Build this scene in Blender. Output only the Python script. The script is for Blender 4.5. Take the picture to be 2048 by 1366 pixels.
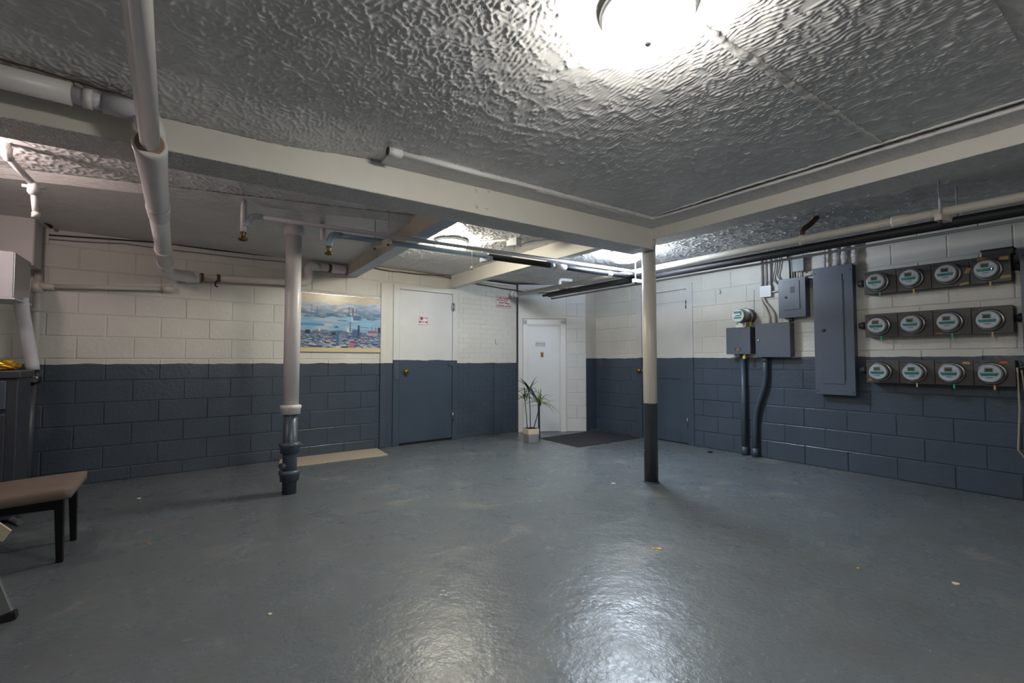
import bpy, bmesh, math, random
import numpy as np
from mathutils import Vector, Matrix
random.seed(7); rng = np.random.default_rng(5)
for o in list(bpy.data.objects): bpy.data.objects.remove(o)
SC = bpy.context.scene
COL = SC.collection
# ------------------------------------------------------------------ camera, world, exposure
F, EYE = 945.0, 1.1
PITCH = math.atan(39 / F); YAW = math.atan(649 / F)
FW = Vector((math.sin(YAW) * math.cos(PITCH), math.cos(YAW) * math.cos(PITCH), math.sin(PITCH)))
RT = Vector((math.cos(YAW), -math.sin(YAW), 0)); UP = RT.cross(FW)
CP = Vector((0, 0, EYE))
cam = bpy.data.cameras.new('camera'); co = bpy.data.objects.new('camera', cam); COL.objects.link(co)
cam.sensor_width = 36; cam.lens = 36 * F / 2048; cam.clip_start = 0.02; cam.clip_end = 60
R = Matrix((RT, UP, -FW)).transposed().to_4x4(); R.translation = CP; co.matrix_world = R
SC.camera = co
wd = bpy.data.worlds.new('world'); SC.world = wd; wd.use_nodes = True
wd.node_tree.nodes['Background'].inputs[0].default_value = (.5, .5, .55, 1)
wd.node_tree.nodes['Background'].inputs[1].default_value = 0.05
vs = SC.view_settings
vs.view_transform = 'Standard'; vs.look = 'None'; vs.exposure = 0.12; vs.gamma = 1; vs.use_curve_mapping = False
# lamps of the room, the last an added unseen fill: (x, y, ceiling z, colour, strength)
LAMPS = [(1.27, 1.03, 2.31, (1, .96, .88), 138.0),
         (2.13, 4.16, 2.30, (1, .93, .76), 120.0),
         (3.86, 3.46, 2.30, (.76, .87, 1.0), 180.0),
         (-1.08, 3.62, 2.30, (1, .80, .76), 235.0),
         (2.6, -1.0, 2.31, (1, .94, .88), 40.0)]

def ray(x, y): return FW + RT * ((x - 1024) / F) - UP * ((y - 683) / F)
def onz(x, y, z): d = ray(x, y); return CP + d * ((z - EYE) / d.z)
def ony(x, y, Y): d = ray(x, y); return CP + d * (Y / d.y)
def onx(x, y, X): d = ray(x, y); return CP + d * (X / d.x)

# ------------------------------------------------------------------ materials
def lin(c):
    if isinstance(c, str): c = [int(c[i:i + 2], 16) / 255 for i in (0, 2, 4)]
    return tuple((v / 12.92 if v <= .04045 else ((v + .055) / 1.055) ** 2.4) for v in c) + (1,)
class NT:
    def __init__(s, name):
        s.m = bpy.data.materials.new(name); s.m.use_nodes = True; s.t = s.m.node_tree
        s.b = s.t.nodes['Principled BSDF']
    def n(s, typ, **kw):
        nd = s.t.nodes.new(typ)
        for k, v in kw.items():
            if k in nd.inputs and not hasattr(nd, k): nd.inputs[k].default_value = v
            else: setattr(nd, k, v)
        return nd
    def l(s, a, b): s.t.links.new(a, b)
    def noise(s, scale, vec=None, detail=3, rough=.5, dist=0):
        nd = s.n('ShaderNodeTexNoise'); nd.inputs['Scale'].default_value = scale
        nd.inputs['Detail'].default_value = detail; nd.inputs['Roughness'].default_value = rough
        nd.inputs['Distortion'].default_value = dist
        if vec is not None: s.l(vec, nd.inputs['Vector'])
        return nd.outputs['Fac']
    def pos(s): return s.n('ShaderNodeNewGeometry').outputs['Position']
    def mapping(s, vec, scale=(1, 1, 1), rot=(0, 0, 0)):
        m = s.n('ShaderNodeMapping'); m.inputs['Scale'].default_value = scale; m.inputs['Rotation'].default_value = rot
        s.l(vec, m.inputs['Vector']); return m.outputs[0]
    def math(s, op, a, b=None, c=None):
        m = s.n('ShaderNodeMath'); m.operation = op
        for i, v in enumerate((a, b, c)):
            if v is None: continue
            if isinstance(v, (int, float)): m.inputs[i].default_value = v
            else: s.l(v, m.inputs[i])
        return m.outputs[0]
    def ramp(s, f, a, b, lo=0., hi=1.):
        m = s.n('ShaderNodeMapRange'); m.inputs[1].default_value = a; m.inputs[2].default_value = b
        m.inputs[3].default_value = lo; m.inputs[4].default_value = hi; s.l(f, m.inputs[0]); return m.outputs[0]
    def mix(s, f, a, b):
        m = s.n('ShaderNodeMix'); m.data_type = 'RGBA'
        for i, v in ((0, f), (6, a), (7, b)):
            if isinstance(v, (int, float)): m.inputs[i].default_value = v
            elif isinstance(v, tuple): m.inputs[i].default_value = v
            else: s.l(v, m.inputs[i])
        return m.outputs[2]
    def bump(s, h, strength=.3, dist=.01, prev=None):
        b = s.n('ShaderNodeBump'); b.inputs['Strength'].default_value = strength; b.inputs['Distance'].default_value = dist
        s.l(h, b.inputs['Height'])
        if prev is not None: s.l(prev, b.inputs['Normal'])
        return b.outputs[0]
    def out(s, col=None, rough=None, nrm=None, metal=None, spec=None):
        for k, v in (('Base Color', col), ('Roughness', rough), ('Normal', nrm), ('Metallic', metal), ('Specular IOR Level', spec)):
            if v is None: continue
            if isinstance(v, (int, float, tuple)): s.b.inputs[k].default_value = v
            else: s.l(v, s.b.inputs[k])
        return s.m

def plain(name, c, rough=.5, metal=0., var=.08, bump=0., bscale=60, spec=.5):
    t = NT(name); p = t.pos(); base = lin(c)
    dk = tuple(v * (1 - var) for v in base[:3]) + (1,); lt = tuple(min(1, v * (1 + var)) for v in base[:3]) + (1,)
    col = t.mix(t.noise(9, p, 4), dk, lt)
    nr = t.bump(t.noise(bscale, p, 3), bump, .004) if bump else None
    return t.out(col, rough, nr, metal, spec)

def wall_paint(name, z0, white='d3d0c8', blue='434d59', fine=1.):
    t = NT(name); p = t.pos(); sp = t.n('ShaderNodeSeparateXYZ'); t.l(p, sp.inputs[0])
    wob = t.math('MULTIPLY', t.math('SUBTRACT', t.noise(6, p, 4), .5), .03)
    up = t.ramp(t.math('ADD', sp.outputs[2], wob), z0 - .001, z0 + .001)
    w, b = lin(white), lin(blue)
    wc = t.mix(t.ramp(t.noise(2.2, p, 5), .3, .75), w, tuple(v * .86 for v in w[:3]) + (1,))
    wc = t.mix(t.ramp(t.noise(14, p, 6, .7), .66, .74), wc, lin('a8a296'))
    bc = t.mix(t.noise(3, p, 5), tuple(v * .82 for v in b[:3]) + (1,), tuple(v * 1.15 for v in b[:3]) + (1,))
    bc = t.mix(t.ramp(t.noise(45, p, 6, .8), .70, .75), bc, lin('8b98a6'))
    col = t.mix(up, bc, wc)
    rough = t.ramp(up, 0, 1, .24, .5)
    h = t.math('ADD', t.noise(28, p, 5, .6), t.math('MULTIPLY', t.noise(140, p, 2), .25))
    return t.out(col, rough, t.bump(h, .55 * fine, .006))

M = {}
M['wallA'] = wall_paint('painted_block_back', 1.072)
M['wallB'] = wall_paint('painted_block_right', 1.142)
M['wallC'] = wall_paint('painted_block_side', 1.07)
M['alcove'] = wall_paint('painted_alcove', -1, white='d2d2d0', fine=.7)
M['door_a'] = wall_paint('painted_steel_door', 1.112, white='d4d3d0', blue='434f5c', fine=.12)
M['door_b'] = wall_paint('painted_panel_door', 1.142, white='cfcdc8', blue='414c58', fine=.12)
M['door_w'] = plain('white_door_paint', 'd4d6da', .45, var=.04, bump=.1)
M['trim_w'] = plain('white_gloss_trim', 'd8d8d8', .4, var=.05, bump=.15)
M['white'] = plain('white_pipe_paint', 'cfcbcb', .38, var=.07, bump=.25, bscale=40)
M['cream'] = plain('cream_pipe_paint', 'c4bfb4', .42, var=.08, bump=.3, bscale=40)
M['lilac'] = plain('pale_grey_pipe_paint', 'bcbac2', .38, var=.06, bump=.2)
M['bluegrey'] = plain('pale_blue_pipe_paint', '93a5b6', .4, var=.06, bump=.2)
M['beam'] = plain('white_beam_paint', 'd3cfc7', .45, var=.05, bump=.25, bscale=18)
M['beam_cream'] = plain('cream_beam_paint', 'bdb5a8', .5, var=.1, bump=.25, bscale=18)
M['blue'] = plain('slate_blue_paint', '404b57', .36, var=.1, bump=.3, bscale=30)
M['panel'] = plain('grey_enamel_panel', '4a5361', .4, var=.07, bump=.08, bscale=25)
M['panel_dk'] = plain('dark_enamel_edge', '2b2e34', .5, var=.1)
M['trough'] = plain('charcoal_meter_trough', '4a4644', .48, var=.22, bump=.2, bscale=20)
M['black'] = plain('black_foam', '17181c', .55, var=.2, bump=.3, bscale=80)
M['blackgloss'] = plain('black_lacquer', '0c0b0c', .28, var=.1)
M['rubber'] = plain('black_rubber', '101012', .7)
M['chrome'] = plain('galvanised_steel', '9c9d9d', .3, 1., .1)
M['steel'] = plain('brushed_steel', 'b5b6b8', .35, 1., .06)
M['alu'] = plain('aluminium', 'c2c2c0', .32, .9, .05)
M['brass'] = plain('polished_brass', 'c79a3c', .22, 1., .1)
M['brass_dk'] = plain('tarnished_brass', '6d5d36', .45, .8, .25)
M['rust'] = plain('rusty_iron', '5c4a40', .8, .2, .35, .5)
M['rubber_cap'] = plain('dark_pipe_shoe', '1b1b20', .35)
M['screen'] = plain('meter_screen', '4f5a2c', .2, var=.3)
M['teal'] = plain('teal_print', '0c8d85', .4, var=.05)
M['face'] = plain('meter_face', 'e2e4e8', .3, var=.03)
M['ink'] = plain('black_ink', '222427', .5)
M['red'] = plain('red_ink', '932424', .5, var=.05)
M['signwhite'] = plain('white_plastic', 'dcdad6', .35, var=.02)
M['orange'] = plain('torn_orange_label', 'c0632a', .7, var=.3)
M['tan'] = plain('torn_tan_label', 'b99767', .7, var=.25)
M['peel'] = plain('peeled_pipe_edge', '8e7866', .8, var=.35)
M['green'] = plain('green_tag', '2fa36f', .4)
M['yellow'] = plain('yellow_tag', 'bcb044', .5)
M['yleaf'] = plain('yellow_leaf', 'd9a426', .6, var=.15)
M['cable'] = plain('grey_cable', '77787c', .5)
M['cable_dk'] = plain('dark_cable', '2c2c2f', .5, var=.3)
M['cable_tan'] = plain('tan_cable', 'a69c84', .5)
M['mat'] = plain('black_mat_rubber', '26262a', .85, var=.2, bump=.8, bscale=220)
M['suede'] = plain('taupe_suede', '685b52', .85, var=.2, bump=.25, bscale=130)
M['pot_cream'] = plain('cream_stoneware', 'c9bca4', .6, var=.06)
M['pot_grey'] = plain('grey_stoneware', '85868a', .4, var=.06)
M['soil'] = plain('soil', '2e2419', .9)
M['stem'] = plain('dark_stem', '25211b', .7)
M['plant'] = plain('green_blade', '44622a', .45, var=.45)
M['plant2'] = plain('lime_blade', '7f9a34', .45, var=.3)
M['plant3'] = plain('dark_blade', '26331f', .5, var=.3)
M['card'] = plain('cream_card', 'b9ae92', .7, var=.06)
M['gold'] = plain('gold_foil', 'c49a2c', .3, .7, .3)
M['bin'] = plain('dark_bin_paint', '3c4048', .42, var=.18, bump=.25)
M['boxw'] = plain('white_enamel_box', 'c6c3c2', .42, var=.03)
M['boxg'] = plain('light_grey_box', 'c3c5cb', .42, var=.03)
M['nid'] = plain('grey_plastic_box', '8a9299', .4, var=.06)
M['cond_dk'] = plain('slate_conduit_paint', '3f4a57', .4, var=.08, bump=.2)
M['silver'] = plain('silver_frame', 'b0aaa0', .3, .9, .05)
M['lens'] = plain('camera_lens', '08080c', .1)

def glass_mat():
    t = NT('meter_glass'); b = t.b
    b.inputs['Base Color'].default_value = (.95, .97, 1, 1); b.inputs['Roughness'].default_value = .04
    b.inputs['Transmission Weight'].default_value = 1; b.inputs['IOR'].default_value = 1.25
    return t.m
M['glass'] = glass_mat()

def plank_mat():
    t = NT('wood_grain_plank'); p = t.pos()
    n = t.noise(6, t.mapping(p, (3, 22, 3)), 6, .6)
    return t.out(t.mix(n, lin('8a7d6c'), lin('cbbfae')), .5, t.bump(n, .2, .003))
M['plank'] = plank_mat()

def ceiling_mat(name, c, strength=1., sx=30, sy=11, fine=False):
    t = NT(name); p = t.pos()
    warp = t.n('ShaderNodeVectorMath'); warp.operation = 'ADD'; t.l(p, warp.inputs[0])
    nz = t.n('ShaderNodeTexNoise'); nz.inputs['Scale'].default_value = 1.3; nz.inputs['Detail'].default_value = 2; t.l(p, nz.inputs['Vector'])
    sc = t.n('ShaderNodeVectorMath'); sc.operation = 'SCALE'; sc.inputs[3].default_value = .16; t.l(nz.outputs['Color'], sc.inputs[0]); t.l(sc.outputs[0], warp.inputs[1])
    v = warp.outputs[0]
    a = t.noise(1, t.mapping(v, (sx, sy, 8)), 2, .5, .7)
    ridge = t.math('SUBTRACT', 1, t.math('MULTIPLY', t.math('ABSOLUTE', t.math('SUBTRACT', a, .5)), 7))
    ridge = t.math('POWER', t.math('MAXIMUM', ridge, 0), 1.3)
    patch = t.ramp(t.noise(1.1, p, 3), .3, .6, .45, 1)
    ridge = t.math('MULTIPLY', ridge, patch)
    h = t.math('ADD', ridge, t.math('MULTIPLY', t.noise(70, p, 3), .3))
    b = lin(c)
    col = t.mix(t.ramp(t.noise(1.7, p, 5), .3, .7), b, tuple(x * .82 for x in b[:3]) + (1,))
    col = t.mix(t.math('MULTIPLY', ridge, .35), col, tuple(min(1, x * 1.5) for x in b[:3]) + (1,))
    return t.out(col, .33, t.bump(h, strength, .009))
def ceil_plain():
    t = NT('textured_ceiling_paint'); p = t.pos(); b = lin('dbd9d8')
    c = t.mix(t.ramp(t.noise(1.7, p, 5), .3, .7), b, tuple(x * .84 for x in b[:3]) + (1,))
    return t.out(c, .30, t.bump(t.noise(110, p, 3), .3, .002))
M['ceil'] = ceil_plain()
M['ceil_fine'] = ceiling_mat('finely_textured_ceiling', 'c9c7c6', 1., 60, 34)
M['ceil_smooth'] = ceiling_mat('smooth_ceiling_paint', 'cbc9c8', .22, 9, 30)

def floor_mat():
    t = NT('painted_concrete_floor'); p = t.pos()
    big = t.noise(.9, p, 6, .6); mid = t.noise(4, p, 6, .65, .4)
    c = t.mix(t.ramp(big, .3, .7), lin('555c61'), lin('646b70'))
    c = t.mix(t.math('MULTIPLY', t.ramp(mid, .45, .75), .5), c, lin('5a5a55'))
    worn = t.math('MULTIPLY', t.ramp(t.noise(2.3, t.mapping(p, (1, 1.5, 1), (0, 0, .6)), 10, .70, .5), .555, .585), t.ramp(t.noise(.9, p, 2), .44, .58))
    worn = t.math('MULTIPLY', worn, t.ramp(t.noise(34, p, 8, .8), .42, .56)); c = t.mix(t.math('MULTIPLY', worn, .42), c, lin('857f74'))
    fl = t.ramp(t.noise(13, t.mapping(p, (1, 2, 1), (0, 0, .5)), 7, .75), .625, .655)
    c = t.mix(t.math('MULTIPLY', fl, .5), c, lin('9aa0a3'))
    rough = t.math('ADD', t.ramp(mid, .3, .8, .22, .42), t.math('MULTIPLY', worn, .25))
    lump = t.noise(5, p, 4, .6); tn = t.noise(38, p, 4, .65, .5)
    n1 = t.bump(lump, .35, .02); n2 = t.bump(tn, .33, .006, n1)
    n3 = t.bump(t.noise(2.6, p, 9, .68, .6), .10, .006, n2)
    return t.out(c, rough, n3)
M['floor'] = floor_mat()

def emit(name, col, s):
    t = NT(name); b = t.b
    b.inputs['Base Color'].default_value = (.9, .9, .9, 1)
    b.inputs['Emission Color'].default_value = tuple(col) + (1,); b.inputs['Emission Strength'].default_value = s
    return t.m

# ------------------------------------------------------------------ mesh builder
class MB:
    def __init__(s): s.v = []; s.f = []; s.sm = []
    def add(s, vs, fs, smooth=False):
        o = len(s.v); s.v += [Vector(v) for v in vs]; s.f += [tuple(i + o for i in f) for f in fs]; s.sm += [smooth] * len(fs); return s
    def box(s, x0, x1, y0, y1, z0, z1):
        v = [(x0, y0, z0), (x1, y0, z0), (x1, y1, z0), (x0, y1, z0), (x0, y0, z1), (x1, y0, z1), (x1, y1, z1), (x0, y1, z1)]
        return s.add(v, [(0, 3, 2, 1), (4, 5, 6, 7), (0, 1, 5, 4), (1, 2, 6, 5), (2, 3, 7, 6), (3, 0, 4, 7)])
    def prism(s, pts, z0, z1):
        n = len(pts)
        v = [(x, y, z0) for x, y in pts] + [(x, y, z1) for x, y in pts]
        return s.add(v, [tuple(range(n))[::-1], tuple(range(n, 2 * n))] + [(i, (i + 1) % n, (i + 1) % n + n, i + n) for i in range(n)])
    def tube(s, pts, r, seg=16, caps=True, flat=1.):
        P = [Vector(p) for p in pts]; n = len(P)
        rr = r if isinstance(r, (list, tuple)) else [r] * n
        T = []
        for i in range(n):
            a = (P[i] - P[i - 1]).normalized() if i else None; b = (P[i + 1] - P[i]).normalized() if i < n - 1 else None
            if a is None or a.length < 1e-6: t = b if b is not None else Vector((0, 0, 1))
            elif b is None or b.length < 1e-6: t = a
            else: t = (a + b).normalized() if (a + b).length > 1e-4 else a
            T.append(t)
        ref = Vector((0, 0, 1)) if abs(T[0].z) < .9 else Vector((1, 0, 0))
        N = T[0].cross(ref).normalized(); vs = []
        for i in range(n):
            N = (N - T[i] * N.dot(T[i])).normalized(); Bv = T[i].cross(N)
            for k in range(seg):
                a = 2 * math.pi * k / seg; vs.append(P[i] + N * (math.cos(a) * rr[i]) + Bv * (math.sin(a) * rr[i] * flat))
        fs = [(i * seg + k, i * seg + (k + 1) % seg, (i + 1) * seg + (k + 1) % seg, (i + 1) * seg + k) for i in range(n - 1) for k in range(seg)]
        s.add(vs, fs, True)
        if caps:
            o = len(s.v) - len(vs)
            s.f += [tuple(o + k for k in range(seg))[::-1], tuple(o + (n - 1) * seg + k for k in range(seg))]; s.sm += [False, False]
        return s
    def cyl(s, a, b, r, seg=20): return s.tube([a, b], r, seg)
    def lathe(s, prof, c=(0, 0, 0), axis='z', seg=28):
        vs = []; c = Vector(c); n = len(prof)
        for r, h in prof:
            for k in range(seg):
                a = 2 * math.pi * k / seg; x, y = r * math.cos(a), r * math.sin(a)
                vs.append(c + (Vector((x, y, h)) if axis == 'z' else Vector((x, -h, y))))   # axis 'y': h points to local -y
        fs = [(i * seg + k, i * seg + (k + 1) % seg, (i + 1) * seg + (k + 1) % seg, (i + 1) * seg + k) for i in range(n - 1) for k in range(seg)]
        s.add(vs, fs, True); o = len(s.v) - len(vs)
        s.f += [tuple(o + k for k in range(seg))[::-1], tuple(o + (n - 1) * seg + k for k in range(seg))]; s.sm += [False, False]
        return s
    def xf(s, m):
        s.v = [m @ v for v in s.v]; return s

def chain(o):
    m = Matrix()
    while o is not None: m = o.matrix_basis @ m; o = o.parent
    return m
def tag(o, label=None, cat=None, group=None, kind=None):
    if label: o['label'] = label
    if cat: o['category'] = cat
    if group: o['group'] = group
    if kind: o['kind'] = kind
    return o
def finish(me, mat, bevel, o):
    me.materials.append(M[mat] if isinstance(mat, str) else mat)
    if bevel:
        b = o.modifiers.new('bevel', 'BEVEL'); b.width = bevel; b.segments = 2; b.limit_method = 'ANGLE'; b.angle_limit = math.radians(40)
def obj(name, mb, mat, parent=None, world=True, bevel=0, smooth=None, sub=None):
    """one mesh object. world=True: mb holds world coordinates, else the parent's local ones"""
    vs = mb.v
    if sub is not None: vs = [v - sub.location for v in vs]; parent = sub      # coordinates of the thing, parented to its part
    elif parent is not None and world:
        im = chain(parent).inverted(); vs = [im @ v for v in vs]
    lo = Vector([min(v[i] for v in vs) for i in range(3)]); hi = Vector([max(v[i] for v in vs) for i in range(3)])
    c = (lo + hi) / 2; c.z = lo.z
    me = bpy.data.meshes.new(name)
    me.from_pydata([v - c for v in vs], [], mb.f)
    me.polygons.foreach_set('use_smooth', [bool(x) for x in mb.sm] if smooth is None else [smooth] * len(mb.f))
    me.update()
    bm = bmesh.new(); bm.from_mesh(me); bmesh.ops.recalc_face_normals(bm, faces=bm.faces); bm.to_mesh(me); bm.free()
    o = bpy.data.objects.new(name, me); COL.objects.link(o); o.location = c
    if parent is not None: o.parent = parent
    finish(me, mat, bevel, o)
    return o
def thing(name, label, cat, loc=(0, 0, 0), rotz=0, group=None, kind=None):
    o = bpy.data.objects.new(name, None); COL.objects.link(o); o.empty_display_size = .05
    o.location = loc; o.rotation_euler = (0, 0, rotz)
    bpy.context.view_layer.update()
    o.matrix_basis = Matrix.Translation(Vector(loc)) @ Matrix.Rotation(rotz, 4, 'Z')
    return tag(o, label, cat, group, kind)
def copy_tree(o, parent=None):
    c = o.copy(); COL.objects.link(c)
    if parent is not None: c.parent = parent
    for ch in [x for x in COL.objects if x.parent == o]: copy_tree(ch, c)
    return c
class Frame:          # a wall: local x to the right along it, -y out of it towards the room
    def __init__(s, O, ang):
        s.O = Vector(O); s.ang = ang; s.m = Matrix.Translation(s.O) @ Matrix.Rotation(ang, 4, 'Z'); s.mi = s.m.inverted()
        s.n = Vector((math.sin(ang), -math.cos(ang), 0))
    def px(s, x, y, off=0):
        d = ray(x, y); t = (s.O + s.n * off - CP).dot(s.n) / d.dot(s.n); p = s.mi @ (CP + d * t); return p.x, p.z
    def w(s, u, z, off=0): return s.m @ Vector((u, -off, z))
    def thing(s, name, label, cat, u, z, off=0, group=None): return thing(name, label, cat, s.w(u, z, off), s.ang, group)
FA = Frame((-0.77, 5.68, 0), math.atan2(.0793, .99685))
FB = Frame((5.46, 0, 0), -math.pi / 2)
FD = Frame((4.262, 6.03, 0), math.atan2(-.555, .91))

def arc_path(pts, rad, n=6):
    P = [Vector(p) for p in pts]; out = [P[0]]
    for i in range(1, len(P) - 1):
        a = (P[i - 1] - P[i]); b = (P[i + 1] - P[i]); r = min(rad, a.length * .45, b.length * .45)
        A_, B_ = P[i] + a.normalized() * r, P[i] + b.normalized() * r
        for k in range(n + 1):
            t = k / n; out.append(A_ * (1 - t) ** 2 + P[i] * 2 * t * (1 - t) + B_ * t * t)
    out.append(P[-1]); return out
def text_mesh(name, s, size, mat, parent, m, depth=.0004):
    cu = bpy.data.curves.new('text', 'FONT'); cu.body = s; cu.size = size; cu.align_x = 'CENTER'; cu.align_y = 'CENTER'; cu.extrude = depth; cu.offset = size * .035; cu.resolution_u = 3
    to = bpy.data.objects.new('text', cu); COL.objects.link(to); bpy.context.view_layer.update()
    me = bpy.data.meshes.new_from_object(to.evaluated_get(bpy.context.evaluated_depsgraph_get()))
    bpy.data.objects.remove(to); bpy.data.curves.remove(cu)
    rot = Matrix.Rotation(math.pi / 2, 4, 'X')
    me.transform(m @ rot); me.materials.clear(); me.materials.append(M[mat])
    me.name = name
    o = bpy.data.objects.new(name, me); COL.objects.link(o); o.parent = parent
    return o
T = Matrix.Translation

# ------------------------------------------------------------------ room shell
XL, YF = -1.4, -1.6
ZC = 2.30
mb = MB(); mb.prism([(XL - .1, YF - .1), (5.6, YF - .1), (5.6, 5.9), (4.4, 6.3), (XL - .1, 5.9)], -.1, 0)
tag(obj('floor', mb, 'floor'), kind='structure')
# ceiling: several slabs
ceil = thing('ceiling', None, None, (2, 2.3, ZC), kind='structure')
def smoothstep(v): v = np.clip(v, 0, 1); return v * v * (3 - 2 * v)
def bandfield(nx, ny, step, lam, aniso, seed):
    rg = np.random.default_rng(seed); f = np.fft.fft2(rg.standard_normal((ny, nx)))
    ky = np.fft.fftfreq(ny, step)[:, None]; kx = np.fft.fftfreq(nx, step)[None, :]; k = np.hypot(kx, ky)
    m = np.exp(-((k - 1 / lam) / (.38 / lam)) ** 2)
    if aniso: m = m * np.exp(-(ky / (np.abs(kx) + 1e-6) / aniso) ** 2)
    g = np.real(np.fft.ifft2(f * m)); return g / g.std()
def lowfield(nx, ny, step, lam, seed):
    rg = np.random.default_rng(seed); f = np.fft.fft2(rg.standard_normal((ny, nx)))
    k = np.hypot(np.fft.fftfreq(nx, step)[None, :], np.fft.fftfreq(ny, step)[:, None])
    g = np.real(np.fft.ifft2(f * np.exp(-(k * lam) ** 2))); return g / g.std()
def relief(name, x0, x1, y0, y1, z, step, lam, amp, mat, an_fn, seed, lower=None):
    nx, ny = int((x1 - x0) / step) + 1, int((y1 - y0) / step) + 1
    X, Y = np.meshgrid(np.linspace(x0, x1, nx), np.linspace(y0, y1, ny))
    iso, an = bandfield(nx, ny, step, lam * 1.15, 0, seed), bandfield(nx, ny, step, lam, .55, seed + 1)
    w = an_fn(X, Y); f = iso * np.sqrt(1 - w) + an * np.sqrt(w)
    g = np.exp(-(f / .42) ** 2) * np.clip(.95 + .25 * lowfield(nx, ny, step, .07, seed + 2) + .10 * lowfield(nx, ny, step, .4, seed + 3), .1, 1.6)
    Z = z - amp * g - .00015 * lowfield(nx, ny, step, .10, seed + 4)
    if lower is not None: Z = Z - lower(X, Y)
    v = np.stack([X, Y, Z], -1).reshape(-1, 3).astype(np.float32)
    i = np.arange(nx * ny).reshape(ny, nx); q = np.stack([i[:-1, :-1], i[1:, :-1], i[1:, 1:], i[:-1, 1:]], -1).reshape(-1, 4).astype(np.int32)
    me = bpy.data.meshes.new(name); me.vertices.add(len(v)); me.vertices.foreach_set('co', v.ravel())
    me.loops.add(q.size); me.loops.foreach_set('vertex_index', q.ravel()); me.polygons.add(len(q)); me.polygons.foreach_set('loop_start', np.arange(0, q.size, 4, dtype=np.int32))
    me.polygons.foreach_set('use_smooth', np.ones(len(q), bool)); me.update(); me.validate()
    me.materials.append(M[mat]); o = bpy.data.objects.new(name, me); COL.objects.link(o); o.parent = ceil; o.location = -Vector(ceil.location); return o
box = lambda *a: MB().box(*a)
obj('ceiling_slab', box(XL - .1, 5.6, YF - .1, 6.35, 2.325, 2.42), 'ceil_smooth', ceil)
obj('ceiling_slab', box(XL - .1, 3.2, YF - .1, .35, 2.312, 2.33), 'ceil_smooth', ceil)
an1 = lambda X, Y: smoothstep((X - .35) / 1.0)
low1 = lambda X, Y: .055 * smoothstep((Y - 2.35) / .4) * smoothstep((1.1 - X) / .8)
relief('textured_plaster', XL, 3.22, .35, 2.76, 2.312, .006, .042, .0042, 'ceil', an1, 11, low1)
relief('textured_plaster', XL, 1.62, 2.99, 4.35, 2.305, .008, .062, .0070, 'ceil', lambda X, Y: X * 0 + .25, 21)
relief('textured_plaster', 1.60, 3.42, 2.99, 6.05, 2.303, .009, .058, .0070, 'ceil', lambda X, Y: X * 0, 31)
relief('textured_plaster', 3.42, 5.46, 2.99, 5.8, 2.303, .010, .058, .0075, 'ceil', lambda X, Y: X * 0 + .3, 41)
relief('textured_plaster', 3.60, 5.46, -.4, 3.0, 2.305, .009, .060, .0085, 'ceil', lambda X, Y: X * 0 + .3, 51)
mb = MB(); mb.box(.93, 3.42, 2.56, 2.77, 2.285, 2.33); obj('ceiling_haunch', mb, 'ceil_smooth', ceil)
mb = MB(); mb.box(3.2, 3.44, YF - .1, 2.56, 2.285, 2.33); obj('ceiling_haunch', mb, 'ceil_smooth', ceil)
mb = MB(); mb.add([(XL, 4.25, 2.30), (1.6, 3.62, 2.30), (1.6, 3.72, 2.26), (XL, 4.35, 2.26), (1.6, 6.05, 2.255), (XL, 5.9, 2.25)], [(0, 1, 2, 3), (3, 2, 4, 5)]); mb.add([(v.x, v.y, 2.33) for v in mb.v], [(0, 3, 2, 1), (3, 5, 4, 2)])
obj('ceiling_slab', mb, 'ceil_smooth', ceil)
mb = MB(); mb.box(3.62, 3.93, YF - .1, 1.62, 2.290, 2.33); obj('ceiling_slab', mb, 'ceil_smooth', ceil)
mb = MB(); mb.box(3.90, 5.6, YF - .1, -.38, 2.30, 2.33); obj('ceiling_slab', mb, 'ceil_smooth', ceil)

def ridge(name, a, b, r, amp, mat, parent, flat=.5, step=.03, seed=0):
    rg = random.Random(seed); a, b = Vector(a), Vector(b); n = max(4, int((b - a).length / step)); side = (b - a).normalized().cross(Vector((0, 0, 1)))
    pts = []; rr = []
    ph = rg.random() * 9
    for i in range(n + 1):
        t = i / n; pts.append(a.lerp(b, t) + side * (amp * (math.sin(i * .23 + ph) * .6 + rg.uniform(-.5, .5)))); rr.append(r * rg.uniform(.65, 1.2) * min(1, .3 + 8 * t, .3 + 8 * (1 - t)))
    mb = MB(); mb.tube(pts, rr, 8, True, flat)
    return obj(name, mb, mat, parent)
ridge('seam_ridge', (1.42, .985, 2.309), (3.16, .965, 2.309), .021, .004, 'ceil_smooth', ceil, .5, .02, 1)
ridge('plaster_ridge', (3.20, 2.55, 2.289), (3.21, -1.5, 2.289), .013, .004, 'trim_w', ceil, .7, .03, 2)
ridge('plaster_ridge', (3.17, 2.52, 2.305), (3.13, -1.5, 2.307), .011, .008, 'trim_w', ceil, .6, .03, 3)
ridge('plaster_crack', (3.185, 2.50, 2.302), (3.165, -1.5, 2.304), .006, .006, 'rust', ceil, .6, .03, 4)
ridge('plaster_ridge', (1.9, 2.575, 2.287), (3.0, 2.59, 2.287), .010, .006, 'trim_w', ceil, .6, .03, 5)
ridge('plaster_crack', (-1.4, 2.50, 2.262), (-.22, 2.60, 2.250), .010, .012, 'rust', ceil, .4, .03, 8)
ridge('plaster_crack', (3.95, 1.62, 2.292), (3.97, -1.4, 2.297), .004, .004, 'cable_dk', ceil, .6, .06, 6)
ridge('seam_ridge', (2.35, 4.2, 2.298), (2.28, 5.85, 2.298), .009, .004, 'ceil_smooth', ceil, .4, .03, 7)

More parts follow.
